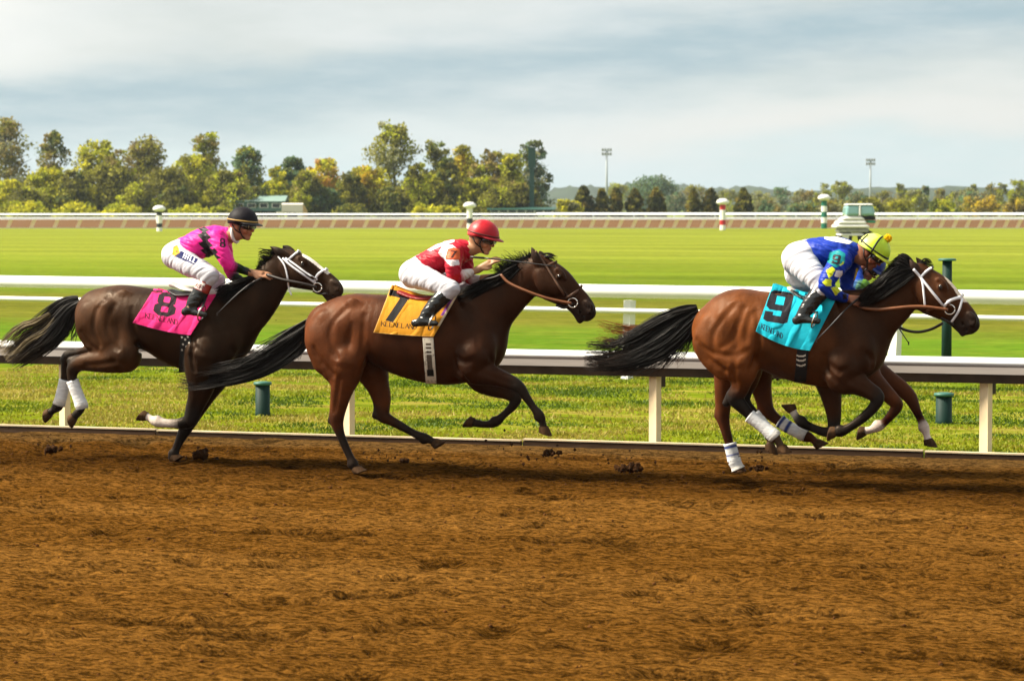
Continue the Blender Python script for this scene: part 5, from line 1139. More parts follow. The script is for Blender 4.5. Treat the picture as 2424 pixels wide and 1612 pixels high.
strands(Z9, [[(645, 560, 26), (620, 660, 40), (600, 770, 45)], [(620, 600, 30), (560, 720, 40), (500, 830, 40)], [(560, 640, 30), (450, 780, 40), (330, 880, 50)]], 150, .0028, [(.012, .009, .008), (.14, .045, .012)], 92, 9, h9, 'tail_wisp', ysp=.05, curl=.02, ragged=.6)
strands(Z9, [[(1885, 278, 20, -.03), (1850, 245, 34, -.03), (1812, 222, 32, -.02), (1790, 215, 16, 0)], [(1840, 300, 26, -.06), (1808, 278, 36, -.06), (1775, 265, 30, -.03), (1755, 280, 22, 0)], [(1770, 350, 26, -.08), (1740, 338, 30, -.08), (1712, 338, 24, -.04), (1700, 348, 18, 0)], [(1700, 405, 26, -.10), (1668, 398, 28, -.10), (1645, 395, 22, -.06), (1634, 405, 18, -.02)]], 1300, .0040, BLK, 93, 8, h9, 'mane', ysp=.05, curl=.010, ragged=.3)
strands(Z9, [[(1880, 300, 26, -.085), (1800, 340, 44, -.10), (1720, 395, 46, -.125), (1650, 440, 40, -.14)], [(1800, 320, 26, -.09), (1720, 375, 44, -.115), (1640, 430, 46, -.14), (1590, 470, 36, -.16)], [(1720, 385, 22, -.11), (1660, 430, 30, -.13), (1600, 462, 26, -.15), (1560, 478, 20, -.16)], [(1850, 280, 24, -.06), (1790, 305, 36, -.08), (1730, 355, 34, -.10), (1680, 400, 26, -.12)]], 1100, .0040, BLK, 96, 8, h9, 'mane', ysp=.03, curl=.008, ragged=.3)
strands(Z9, [[(1925, 262, 10), (1950, 225, 12), (1985, 250, 8)], [(1915, 262, 12), (1960, 262, 14), (2000, 280, 10)]], 46, .003, BLK, 94, 7, h9, 'forelock', ysp=.03, curl=.008)
strands(Z9, [[(650, 530, 30), (560, 590, 70), (430, 690, 120), (290, 760, 130), (140, 800, 120), (10, 800, 120)]], 90, .0024, [(.008, .006, .005), (.10, .036, .011)], 97, 13, h9, 'tail_wisp', ysp=.10, curl=.034, ragged=.5)
CY = (.008, .45, .60)
def col9(u, v, U, V):
    C = np.tile(np.array(CY), u.shape + (1,)); C[digit('9', u, v, (1068, 398), (138, 22), (-44, 178))] = (.014, .014, .020)
    C[text_mask('KEENELAND', u, v, (1020, 592), (13.2, 6.4), (-4, 28), 1.02)] = (.01, .05, .09); C[(U < .012) | (V > .985)] = (.02, .50, .62)
    return C
cloth(B9, Z9, quad((1084, 364), (1448, 440), (1292, 746), (984, 636), (0, 22), (-10, 10)), 230, 200, col9, 'saddle_cloth', h9, m_cloth, seed=5, wr=.008, folds=((.5, .05, .4, .95, -.018, .03), (.12, .95, .45, .7, -.014, .04), (.35, .05, .3, .4, -.012, .03), (.75, .2, .68, .95, -.014, .04)))
def gcol9(u, v, U, V):
    C = np.tile(np.array([.012, .011, .012]), u.shape + (1,))
    for yk in (775, 800, 828):
        x = (u - 1242) / 26; C[(np.abs(v - yk - 7 * (1 - x * x) + 4) < 4.0) & (np.abs(x) < 1)] = (.62, .57, .48)
    return C
girth(B9, Z9, (1266, 600), (1236, 925), 33, gcol9, h9)
saddle(Z9, [(1175, 392, 13), (1240, 432, 12), (1330, 450, 14), (1430, 452, 24)], 0, [2.6, 5, 6, 3.0], m_swht, h9, 'saddle_pad'); saddle(Z9, [(1190, 400, 8), (1260, 440, 11), (1350, 455, 12)], 0, [6, 10, 9], m_sblk, h9)
bandage(Z9, [(948, 1116, 31), (985, 1146, 29), (1035, 1186, 29), (1085, 1228, 33), (1098, 1242, 30)], 'leg_bandage', h9, (-.126, -.116), dirty=.45); bandage(Z9, [(975, 1108, 29), (1035, 1178, 28), (1070, 1226, 30)], 'leg_bandage', h9, (.132, .126), dirty=.4)
bridle(Z9, B9, S9, h9, m_wstrap, [(1882, 282), (1915, 320), (1975, 395), (2050, 488)], [(2055, 492), (2090, 462), (2130, 447), (2150, 442)], [(1922, 330), (1950, 300), (1988, 272)], [(1895, 298), (1930, 345), (1942, 430), (1948, 490)], .0105, (2088, 512, .040), (2157, 434), (1995, 265))
strap(B9, Z9, [(2160, 452), (2140, 520), (2100, 582)], .010, m_wstrap, 'noseband', h9); strap(B9, Z9, [(1955, 520), (2020, 500), (2080, 512)], .010, m_tan, 'cheek_strap', h9)
strap(B9, Z9, [(2040, 560), (2080, 580), (2110, 592)], .010, m_leather, 'chin_strap', h9)
rein(Z9, [(1545, 462), (1590, 500), (1680, 512), (1770, 505), (1870, 496), (1960, 498), (2080, 514)], [-.10, -.14, -.17, -.18, -.17, -.15, -.12], .013, m_tan, h9)
rein(Z9, [(2050, 590), (1980, 625), (1900, 640), (1815, 620), (1740, 560)], [.02, .06, .08, .10, .12], .011, m_leather, h9)

# ------------------------------------------------------------------ fourth horse: chestnut, almost hidden behind the leader
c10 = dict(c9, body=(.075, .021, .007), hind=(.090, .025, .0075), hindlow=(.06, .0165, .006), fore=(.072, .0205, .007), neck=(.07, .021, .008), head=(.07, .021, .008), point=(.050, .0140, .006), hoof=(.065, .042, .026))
sk10 = (.62, .50, .44)
sh = lambda rows, f=.94, du=8, dv=14: [tuple([q[0] + du, q[1] + dv, q[2] * f] + list(q[3:])) for q in rows]
sp10 = dict(col=c10, mid=1050, trunk=sh(sp9['trunk'], .92), trunk_col=sp9['trunk_col'], neck=sh(sp9['neck'], .86, 0, 26), thigh=sh(sp9['thigh'], .9), shoulder=sh(sp9['shoulder'], .9),
  legs=[dict(pts=[(840, 800, 96), (815, 900, 70), (803, 980, 54), (798, 1060, 45), (796, 1118, 41), (808, 1180, 31), (827, 1250, 27), (845, 1315, 26), (860, 1372, 28), (872, 1400, 25), (876, 1412, 32), (888, 1424, 30)], y=(-.15, -.12), col=cseq(12, 2), point=[(780, 1075, 22), (767, 1118, 21)]),
        dict(pts=[(1000, 840, 92), (1010, 930, 66), (1026, 1005, 52), (1045, 1075, 43), (1085, 1122, 33), (1150, 1168, 27), (1220, 1206, 25), (1275, 1230, 28), (1310, 1252, 23), (1338, 1276, 33), (1376, 1302, 25)], y=(.15, .12), col=cseq(11, 2), point=[(1020, 1050, 24), (1012, 1085, 20)]),
        dict(pts=[(1600, 830, 85), (1640, 900, 62), (1705, 965, 48), (1770, 1030, 39), (1787, 1062, 35), (1756, 1112, 26), (1715, 1156, 25), (1682, 1176, 28), (1640, 1196, 23), (1595, 1206, 32), (1562, 1216, 27)], y=(-.15, -.12), col=cseq(11, 1, mid='point', top='fore', sock=3, sockcol=sk10)),
        dict(pts=[(1600, 820, 100), (1650, 870, 84), (1735, 915, 60), (1812, 962, 47), (1864, 1012, 39), (1896, 1080, 27), (1925, 1140, 24), (1944, 1180, 27), (1957, 1225, 21), (1968, 1262, 32), (1986, 1312, 25)], y=(.15, .12), col=cseq(11, 2, mid='fore', top='fore', sock=2, sockcol=sk10))],
  head=((1902, 300), (2235, 608)), jaw=.0, ears=(((1905, 316), (1880, 268)), ((1940, 306), (1910, 262))))
h10 = empty('horse', (*F10.O, 0), -YAW, label='chestnut racehorse with white socks almost hidden behind the leading bay', cat='horse', group='racehorses at full gallop')
B10, S10, hm10 = horse_body(Z10, sp10); B10.bake(.0095); mesh_obj('body', B10.V, B10.F, m_coat, h10, B10.colors()); make_hooves(sp10, h10)
strands(Z10, [[(660, 545, 22), (560, 570, 28), (440, 625, 36), (300, 655, 46), (170, 655, 60), (60, 640, 70)], [(640, 560, 22), (480, 640, 36), (320, 690, 50), (120, 690, 60)]], 260, .0034, [(.10, .032, .010), (.26, .085, .02)], 101, 11, h10, 'tail', ysp=.05, curl=.016, ragged=.5)
bandage(Z10, [(836, 1272, 30), (848, 1320, 29), (862, 1372, 31), (876, 1402, 29), (884, 1420, 33)], 'leg_bandage', h10, (-.124, -.120), stripes=((.06, .13), (.30, .37)), dirty=.1)
bandage(Z10, [(1120, 1146, 31), (1165, 1178, 29), (1225, 1209, 28), (1270, 1230, 31)], 'leg_bandage', h10, (.130, .126), stripes=((.05, .14), (.30, .39)), dirty=.4)
def c10f(u, v, U, V): return np.tile(np.array([.05, .12, .45]), u.shape + (1,))
cloth(B10, Z10, quad((1110, 420), (1430, 460), (1290, 690), (1010, 600)), 50, 50, c10f, 'saddle_cloth', h10, m_cloth, seed=2)
# ================================================================== RIDERS
def vnormals(V, F):
    n = np.cross(V[F[:, 2]] - V[F[:, 0]], V[F[:, 3]] - V[F[:, 1]]); N_ = np.zeros_like(V)
    for i in range(4): np.add.at(N_, F[:, i], n)
    return N_ / (np.linalg.norm(N_, axis=1)[:, None] + 1e-12)
def rumple(b, amp, sx, sz, seed, dirv=(1, .3)):
    """cloth folds: ridged noise drawn out across the pull of the cloth"""
    N_ = vnormals(b.V, b.F); x = b.V[:, 0] * dirv[0] + b.V[:, 2] * dirv[1]; q = -b.V[:, 0] * dirv[1] + b.V[:, 2] * dirv[0]
    f = fnoise(x * sx + seed + 40, (q + .5 * b.V[:, 1]) * sz + seed + 60, 3); rdg = 1 - np.abs(f - .45) * 7; b.V = b.V + N_ * (amp * np.clip(rdg, -.6, 1))[:, None]
m_skin = mat('tanned_skin', (1, 1, 1), .5, .35, vcol=True, var=.12, vscale=25, bump=.001, bscale=120)
m_silk = mat('racing_silk', (1, 1, 1), .50, .22, vcol=True, var=.10, vscale=9, bump=.005, bscale=26)
m_breech = mat('white_breeches_cloth', (1, 1, 1), .7, .2, vcol=True, var=.05, vscale=9, bump=.003, bscale=12, stretch=(1, 1, 2.5))
m_boot = mat('polished_boot', (1, 1, 1), .24, .5, vcol=True, var=.2, vscale=12, bump=.0015, bscale=18)
m_lens = mat('goggle_lens', (.012, .012, .014), .06, .9); m_frame = mat('goggle_frame', (.50, .46, .30), .3, .5)
m_blackstrap = mat('black_strap', (.012, .011, .012), .5, .3)

def jockey(z, sp):
    e = empty('person', (*z.fr.O, 0), -z.fr.yaw, label=sp['label'], cat='jockey', group='jockeys crouched over their horses')
    m = z.m; sk = np.array(sp.get('skin', (.34, .165, .085)))
    def pts(rows, y):
        a = np.array([r_[:3] for r_ in rows], float); return z.P(a[:, 0], a[:, 1], np.linspace(y[0], y[1], len(a)) if len(y) == 2 else np.array(y)), a[:, 2] * m
    # head frame
    C = z.P(*sp['head'], sp.get('heady', -.02)); ph = R(sp['pitch']); Fv = np.array([math.cos(ph), 0, -math.sin(ph)]); Uv = np.array([math.sin(ph), 0, math.cos(ph)]); k = sp.get('hs', 1.0)
    hp = lambda f, u, y=0.0: C + (Fv * f + Uv * u + np.array([0, 1, 0]) * y) * k
    b = Body(); red = sk * np.array([1.15, .85, .8]); drk = sk * .45
    b.chain([hp(-.015, .012), hp(.012, .02)], [.088 * k, .088 * k], .84, .02, sk, 1)
    b.chain([hp(.045, .0), hp(.052, -.05), hp(.055, -.092)], np.array([.056, .048, .034]) * k, [1.0, .95, .8], .03, sk, 2)
    b.chain([hp(.030, -.075), hp(.072, -.108), hp(.080, -.112)], np.array([.030, .022, .016]) * k, 1.2, .02, sk, 2)
    b.chain([hp(.090, .005), hp(.108, -.030), hp(.113, -.045)], np.array([.010, .012, .014]) * k, .9, .010, red, 2)
    b.chain([hp(.092, -.070, -.018), hp(.100, -.072, 0), hp(.092, -.070, .018)], .0085 * k, 1, .008, sk * np.array([1.0, .55, .55]), 2); b.chain([hp(.090, -.082, -.016), hp(.096, -.084, 0), hp(.090, -.082, .016)], .009 * k, 1, .008, sk * np.array([1.0, .6, .6]), 2)
    for s_ in (-1, 1):
        b.chain([hp(.070, -.035, s_ * .045), hp(.060, -.05, s_ * .05)], .022 * k, .8, .02, red, 1)
        b.chain([hp(-.012, -.005, s_ * .078), hp(-.006, -.028, s_ * .080), hp(.0, -.050, s_ * .074)], np.array([.020, .021, .012]) * k, .35, .008, red, 2)
        b.ball(hp(.0, -.022, s_ * .092), .010 * k, .6, .006, sk, -1)
        b.ball(hp(.083, -.006, s_ * .032), .013 * k, 1, .008, drk)
    nb = np.array(sp['torso'][-1][:2], float); NB = z.P(nb[0], nb[1], 0)
    b.chain([hp(-.025, -.03), hp(-.02, -.085), NB], np.array([.062, .058, .066]), .9, .03, sk, 2)
    P, r_ = pts(sp['torso'], (0, 0)); b.chain(P, np.maximum(r_ - .028, .03), 1.15, .04, sk, 2)
    jb = Body(); base = np.array(sp['silk']); sl = np.array(sp.get('under', base))
    P, r_ = pts(sp['torso'][1:], (0, 0)); jb.chain(P, r_, np.interp(np.linspace(0, 1, len(P)), [0, .5, 1], [1.15, 1.32, 1.0]), .05, base, 3)
    for key in ('arm_n', 'arm_f'):
        rows = sp[key]; y = sp.get(key + 'y', [-.15, -.20, -.21, -.20, -.16, -.12, -.10] if key == 'arm_n' else [.15, .19, .19, .16, .12, .10, .08]); y = np.interp(np.linspace(0, 1, len(rows)), np.linspace(0, 1, 7), y)
        P, r_ = pts(rows, y); b.chain(P, np.maximum(r_ * .80, .026), .95, .02, sk, 3)
        cut = sp.get('cuff', len(rows)); cols = [base] * len(rows) if key == 'arm_n' or 'farsleeve' not in sp else [np.array(sp['farsleeve'])] * len(rows)
        for i in range(len(rows)):
            if i >= sp.get('elbow', 99): cols[i] = sl
        jb.chain(P[:cut], r_[:cut], .98, .03, np.array(cols[:cut]), 3)
        # hand: palm, four fingers and a thumb
        W = P[-1]; h = sp['hand_' + key[-1]]; G = z.P(h[0], h[1], y[-1] + h[2]); p = G - W; p /= np.linalg.norm(p); side = -1 if key == 'arm_n' else 1
        l = np.array([0, 1.0, 0]) * .8 + np.cross(p, [0, 1, 0]) * h[3]; l -= p * (l @ p); l /= np.linalg.norm(l); bk = np.cross(l, p); bk *= np.sign(bk[2]) or 1
        hc = sp.get('glove', sk); W2 = W + p * .02
        b.chain([W - p * .01, W2 + p * .03, W2 + p * .075], [.028, .030, .028], 1.0, .015, hc, 2)
        for i in range(4): b.chain([W2 + p * .03 + l * (i - 1.5) * .014, W2 + p * .080 + l * (i - 1.5) * .020], .013, 1, .012, hc, 1)
        for i in range(4):
            K = W2 + p * .085 + l * (i - 1.5) * .0205; ln = (.88, 1.0, .95, .78)[i]
            if h[4] == 'open': q = [K, K + (p * .038 + bk * .004) * ln, K + (p * .066 - bk * .004) * ln, K + (p * .090 - bk * .016) * ln]
            else: q = [K, K + (p * .030 - bk * .018) * ln, K + (p * .014 - bk * .046) * ln, K + (-p * .014 - bk * .044) * ln]
            b.chain(q, [.0115, .0105, .0095, .008], 1, .004, hc, 2)
        t0 = W2 + p * .02 + l * side * .026; b.chain([t0, t0 + p * .035 + l * side * .020 - bk * .012, t0 + p * .062 + l * side * .012 - bk * .022], [.015, .012, .009], 1, .006, hc, 2)
    br = Body(); wc = np.array(sp.get('breech', (.53, .525, .575)))
    P, r_ = pts(sp['torso'][:2], (0, 0)); br.chain(P, r_, 1.15, .05, wc, 2)
    kb = []
    for key, yy in (('n', (-.085, -.17, -.235, -.255)), ('f', (.085, .17, .235, .255))):
        th = sp['thigh_' + key]; y = np.interp(np.linspace(0, 1, len(th)), np.linspace(0, 1, 4), yy); P, r_ = pts(th, y); br.chain(P, r_, .92, .05, wc, 3); b.chain(P, r_ * .8, .95, .03, sk, 2)
        shn = sp['shin_' + key]; s0 = -1 if key == 'n' else 1; P2, r2 = pts(shn, (s0 * .262, s0 * .325)); br.chain([P[-1], P2[0], P2[0] + (P2[1] - P2[0]) * sp.get('kneecover', .25)], [r_[-1] * .95, r2[0] * 1.02, r2[0] * .98], .92, .03, wc, 2)
        b.chain(np.vstack([P[-1:], P2]), np.concatenate([r_[-1:], r2]) * .78, .95, .03, np.array(sp.get('knee', sk)), 2)
        bo = Body(); bc = np.array([.013, .014, .014]); ft = sp['foot_' + key]; P3, r3 = pts(ft, (s0 * .325, s0 * .345)); k0 = sp.get('boottop', .15)
        top = P2[0] + (P2[1] - P2[0]) * k0; rb = r2.copy(); rb[-1] *= .86; bo.chain(np.vstack([top[None], P2[1:]]), rb, .86, .012, bc, 4); ins = P3[0] * .35 + P3[1] * .65 + np.array([0, 0, r3[0] * .35]); bo.chain([P3[0], ins, P3[-1]], [r3[0] * .82, r3[1] * .86, r3[2] * .9], .80, .03, bc, 4)
        lo = min(P3[:, 2] - r3 * .6); bo.bake(.006); V = bo.V; sole = V[:, 2] < np.interp(V[:, 0], P3[:, 0], P3[:, 2] - r3 * .72)
        V[sole, 2] = np.maximum(V[sole, 2], np.interp(V[sole, 0], P3[:, 0], P3[:, 2] - r3 * .95)); rumple(bo, .002, 9, 26, 3)
        C_ = bo.colors(); u, v = z.uv(bo.V)
        for poly, col in sp.get('bootprint', ()): C_[pip(poly, u, v)] = col
        for txt, o_, ex, ey, col in sp.get('boottext', ()): C_[text_mask(txt, u, v, o_, ex, ey) & (bo.V[:, 1] < .0)] = col
        mesh_obj('boot', bo.V, bo.F, m_boot, e, C_)
        # stirrup iron and its leather
        tp = P3[-2] * .45 + P3[-1] * .55; a = np.linspace(0, 2 * math.pi, 17); mb = MB(); mb.tube(np.stack([tp[0] + .012 + 0 * a + .02 * np.sin(a), tp[1] + .062 * np.cos(a), tp[2] + .012 + .062 * np.sin(a)], 1), .007, 6); mb.build('stirrup', m_steel, e, True)
        sd = z.P(sp['stirrup'][0], sp['stirrup'][1], s0 * .24); MB().tube(np.array([tp + (.02, 0, .07), (tp + sd) / 2 + (0, s0 * .01, 0), sd]), .010, 5).build('stirrup_leather', m_sblk, e, True)
    b.bake(.0052); jb.bake(.0055); rumple(jb, .0050, 7, 30, sp.get('seed', 1), sp.get('pull', (.85, -.45))); br.bake(.006); rumple(br, .0042, 5, 22, sp.get('seed', 1) + 7, sp.get('pullb', (.75, .55)))
    mesh_obj('body', b.V, b.F, m_skin, e, b.colors())
    C_ = jb.colors(); u, v = z.uv(jb.V); near = jb.V[:, 1] < .03
    for poly, col, anyside in sp.get('print', ()): kk = pip(poly, u, v); kk = kk if anyside else kk & near; C_[kk] = col
    for d, o_, ex, ey, col in sp.get('digits', ()): C_[digit(d, u, v, o_, ex, ey) & (u > o_[0] - 60) & near] = col
    mesh_obj('jersey', jb.V, jb.F, m_silk, e, C_)
    C_ = br.colors(); u, v = z.uv(br.V); near = br.V[:, 1] < 0
    for poly, col, anyside in sp.get('bprint', ()): C_[pip(poly, u, v) & near] = col
    for txt, o_, ex, ey, col in sp.get('btext', ()): C_[text_mask(txt, u, v, o_, ex, ey, 1.15, .8) & near] = col
    mesh_obj('breeches', br.V, br.F, m_breech, e, C_)
    # helmet with brim, band and harness
    H = sp['helmet']; m_h = mat('helmet_cover', (1, 1, 1), H.get('rough', .45), H.get('spec', .3), vcol=True, var=.06, vscale=20, bump=.002, bscale=50); hcx, hcu = .012, .022
    A_, B_, C2 = .122, .106, .112; dome = lambda th, az, s_=1.0: hp(hcx + A_ * s_ * math.sin(th) * math.cos(az), hcu + C2 * s_ * math.cos(th), B_ * s_ * math.sin(th) * math.sin(az))
    nt_, na_ = 12, 32; V, cc = [], []
    for i in range(nt_ + 1):
        for j in range(na_):
            az = 2 * math.pi * j / na_; drop = 94 + 10 * max(0, -math.cos(az)) + 4 * abs(math.sin(az)); th = R(drop) * i / nt_; seam = 1 - .012 * math.exp(-((((az / (math.pi / 3)) % 1) - .5) / .06) ** 2) * math.sin(th)
            V.append(dome(max(th, .02), az, seam)); cc.append(H.get('cap_lit', H['cap']) if math.cos(az) < -.35 and i > nt_ * .3 and 'cap_lit' in H else H['cap'])  # paler rear of the cap: highlight painted into the cover colour
    F_ = [(i * na_ + j, (i + 1) * na_ + j, (i + 1) * na_ + (j + 1) % na_, i * na_ + (j + 1) % na_) for i in range(nt_) for j in range(na_)] + [tuple(range(na_))]
    ho = mesh_obj('helmet', V, F_, m_h, e, np.array(cc)); sm = ho.modifiers.new('shell', 'SOLIDIFY'); sm.thickness = .010; sm.offset = 1
    V, F_ = [], []; nb_ = 15
    for i in range(nb_):
        az = R(-78 + 156 * i / (nb_ - 1)); ext = .050 * max(0, math.cos(az * 90 / 80)) ** .7
        for (q, dz) in ((-.010, .004), (.004, .007), (ext + .006, -.004 - ext * .12), (ext + .006, -.010 - ext * .12), (-.010, -.006)):
            p0 = dome(R(92), az); rad = (p0 - hp(hcx, hcu)); rad -= Uv * (rad @ Uv); rad /= np.linalg.norm(rad); V.append(p0 + rad * q + Uv * dz)
    for i in range(nb_ - 1):
        for j in range(5): F_.append((i * 5 + j, i * 5 + (j + 1) % 5, (i + 1) * 5 + (j + 1) % 5, (i + 1) * 5 + j))
    F_ += [tuple(range(5)), tuple((nb_ - 1) * 5 + j for j in range(5))[::-1]]
    mesh_obj('brim', V, F_, mat('helmet_brim', H.get('brim', H['cap']), .5, .4), ho)
    if 'band' in H: MB().tube([dome(R(86), 2 * math.pi * j / 28, 1.085) for j in range(29)], .0065, 6).build('band', mat('helmet_band', H['band'], .5, .4), ho, True)
    for az, t0, t1 in H.get('ribbons', ()):
        MB().tube([dome(R(t0 + (t1 - t0) * q / 8), R(az + 10 * q / 8), 1.085) for q in range(9)], .0075, 6).build('ribbon', m_blackstrap, ho, True)
    if 'pompom' in H:
        c_ = dome(R(14), 0, 1.22); rg = np.random.default_rng(4); mb = MB()
        for q in range(170):
            d = rg.normal(0, 1, 3); d /= np.linalg.norm(d); mb.tube([c_, c_ + d * .032 * rg.uniform(.85, 1.1)], [.006, .0045], 4)
        mb.build('pompom', mat('yellow_wool', H['pompom'], .95, .1), ho)
    for s_ in (-1, 1):
        MB().tube([hp(.035, -.005, s_ * .088), hp(.028, -.05, s_ * .082), hp(.045, -.098, s_ * .055), hp(.058, -.122, s_ * .015), hp(.060, -.124, 0)], .006, 5).build('chin_strap', m_blackstrap, ho, True)
        MB().tube([hp(-.045, -.01, s_ * .083), hp(-.010, -.052, s_ * .084), hp(.030, -.075, s_ * .070)], .005, 5).build('ear_strap', m_blackstrap, ho, True)
    gb = Body(); gb.chain([hp(.058, -.010, -.070), hp(.094, -.012, -.038), hp(.104, -.014, 0), hp(.094, -.012, .038), hp(.058, -.010, .070)], np.array([.026, .031, .021, .031, .026]) * k, .9, .01, (1, 1, 1), 4); gb.bake(.004)
    go = mesh_obj('goggles', gb.V, gb.F, m_lens, e)
    for s_ in (-1, 1):
        a = np.linspace(0, 2 * math.pi, 17); MB().tube([hp(.098 + .004 * math.cos(q), -.012 + .022 * math.sin(q), s_ * (.040 + .030 * math.cos(q)) ) - Fv * (.030 * (.5 - .5 * math.cos(q))) * .9 for q in a], .0035, 5).build('rim', sp.get('gframe', m_frame), go, True)
        MB().tube([hp(.058, -.010, s_ * .078), hp(.0, .000, s_ * .097), hp(-.06, .012, s_ * .085), hp(-.105, .02, s_ * .03)], .008, 5).build('goggle_strap', m_blackstrap, go, True)
    if 'collar' in sp:
        q = hp(-.02, -.085); a = np.linspace(0, 2 * math.pi, 17); ax = (NB - q) / np.linalg.norm(NB - q); s1 = np.array([0, 1, 0]); s2 = np.cross(ax, s1)
        MB().tube([q + ax * .03 + s1 * .066 * math.cos(t) + s2 * .072 * math.sin(t) for t in a], .014, 6).build('collar', mat('collar_cloth', sp['collar'], .8, .2), e, True)
    return e
PKS = (.80, .016, .27); KB = (.014, .010, .013)
dm = lambda x, y, a, b_: [(x + (p - x) * 1.25, y + (q - y) * 1.2) for p, q in dm0(x, y, a, b_)]
dm0 = lambda x, y, a, b_: [(x - a, y - b_ * .25), (x + a * .1, y - b_), (x + a, y + b_ * .2), (x - a * .05, y + b_)]
jockey(Zoom(F8, 300, 470, 540 / 2352), dict(label='jockey in pink silks with black diamonds and black helmet on the trailing horse', head=(1180, 262), pitch=7, silk=PKS, under=(.016, .012, .014), elbow=4, seed=2, skin=(.36, .17, .09),
  torso=[(500, 590, 135), (600, 520, 125), (740, 480, 150), (890, 425, 148), (1035, 385, 92)],
  arm_n=[(925, 420, 108), (965, 520, 92), (1010, 610, 80), (1055, 688, 66), (1135, 712, 52), (1220, 748, 44), (1285, 765, 35)], cuff=7, hand_n=(1440, 792, .0, .5, 'open'),
  arm_f=[(990, 470, 100), (1020, 580, 80), (1050, 680, 70), (1080, 770, 62), (1130, 815, 50), (1190, 845, 40), (1230, 860, 34)], hand_f=(1330, 880, -.02, .2, 'fist'),
  thigh_n=[(500, 590, 135), (630, 675, 122), (755, 738, 104), (862, 790, 86)], thigh_f=[(540, 590, 130), (690, 690, 115), (830, 770, 98), (940, 850, 80)],
  shin_n=[(828, 850, 74), (770, 950, 82), (700, 1060, 76), (652, 1125, 56)], foot_n=[(600, 1168, 50), (700, 1195, 44), (805, 1200, 34)], shin_f=[(920, 900, 70), (850, 1000, 70), (780, 1090, 62), (730, 1150, 50)], foot_f=[(690, 1180, 46), (780, 1205, 42), (870, 1205, 32)],
  knee=(.30, .17, .10), boottop=.02, kneecover=.0, stirrup=(840, 960),
  print=[(dm(795, 322, 50, 26), KB, False), (dm(800, 392, 58, 50), KB, False), (dm(815, 478, 62, 48), KB, False), (dm(838, 546, 66, 42), KB, False), (dm(885, 602, 70, 38), KB, False), (dm(900, 548, 34, 30), KB, False)],
  digits=[('8', (955, 410), (64, 4), (4, 96), KB)], collar=(.75, .73, .72),
  bprint=[([(562, 542), (738, 626), (697, 684), (488, 596)], (.004, .010, .085), False), ([(480, 500), (520, 478), (538, 520), (545, 560), (500, 590), (468, 580)], (.70, .33, .02), False), ([(505, 545), (525, 530), (520, 560)], (.2, .05, .02), False)],
  btext=[('HILL', (598, 562), (29, 14.5), (-20, 46), (.85, .85, .88))],
  bootprint=[([(690, 850), (740, 805), (900, 890), (860, 990), (820, 985), (690, 920)], (.24, .018, .010)), ([(722, 838), (812, 880), (770, 952), (676, 905)], (.72, .66, .60))], boottext=[('ROFF', (722, 868), (19, 10), (-16, 40), (.16, .05, .05))],
  helmet=dict(cap=(.008, .006, .009), brim=(.008, .006, .008), band=(.40, .24, .06), rough=.6, spec=.16)))
RD = (.40, .005, .022); WS = (.72, .66, .68)
jockey(Zoom(F7, 880, 500, 550 / 2358), dict(label='jockey in red and white silks and red helmet on the middle horse', head=(1112, 262), pitch=14, silk=RD, under=(.62, .55, .53), elbow=4, seed=5, skin=(.36, .19, .10),
  torso=[(425, 640, 138), (520, 560, 128), (680, 490, 148), (850, 425, 140), (975, 385, 92)],
  arm_n=[(835, 440, 102), (828, 540, 88), (832, 630, 78), (870, 668, 66), (940, 645, 56), (1010, 622, 42), (1085, 590, 34)], cuff=6, hand_n=(1280, 478, .02, .75, 'open'),
  arm_f=[(930, 470, 95), (960, 580, 80), (975, 650, 72), (1010, 690, 60), (1060, 690, 48), (1110, 685, 40), (1140, 680, 34)], hand_f=(1230, 670, -.02, .2, 'fist'),
  thigh_n=[(425, 640, 140), (560, 690, 118), (690, 742, 100), (805, 785, 84)], thigh_f=[(470, 640, 130), (640, 690, 112), (780, 735, 95), (930, 755, 76)],
  shin_n=[(752, 838, 84), (660, 930, 78), (570, 1035, 68), (520, 1090, 54)], foot_n=[(435, 1135, 48), (540, 1155, 46), (645, 1138, 34)], shin_f=[(900, 800, 76), (800, 930, 70), (700, 1040, 60), (650, 1100, 50)], foot_f=[(580, 1140, 46), (660, 1160, 42), (750, 1150, 32)],
  knee=(.70, .68, .70), boottop=.0, kneecover=.0, stirrup=(600, 900), gframe=m_blackstrap,
  print=[([(560, 395), (690, 318), (840, 285), (840, 312), (720, 350), (600, 404)], WS, True), ([(672, 425), (720, 350), (815, 340), (870, 385), (790, 470), (735, 490)], WS, False), ([(772, 385), (830, 368), (893, 388), (900, 480), (880, 495), (745, 482)], (.62, .11, .035), False), ([(735, 490), (885, 497), (893, 545), (800, 560)], WS, False), ([(455, 600), (500, 590), (520, 628), (480, 640)], (.70, .5, .12), False)],
  digits=[('7', (806, 398), (62, 4), (-16, 76), (.05, .015, .012))],
  helmet=dict(cap=(.40, .004, .013), cap_lit=(.58, .05, .055), brim=(.30, .004, .010), band=(.10, .012, .012), rough=.42)))
BL = (.004, .030, .32); YL = (.60, .68, .025)
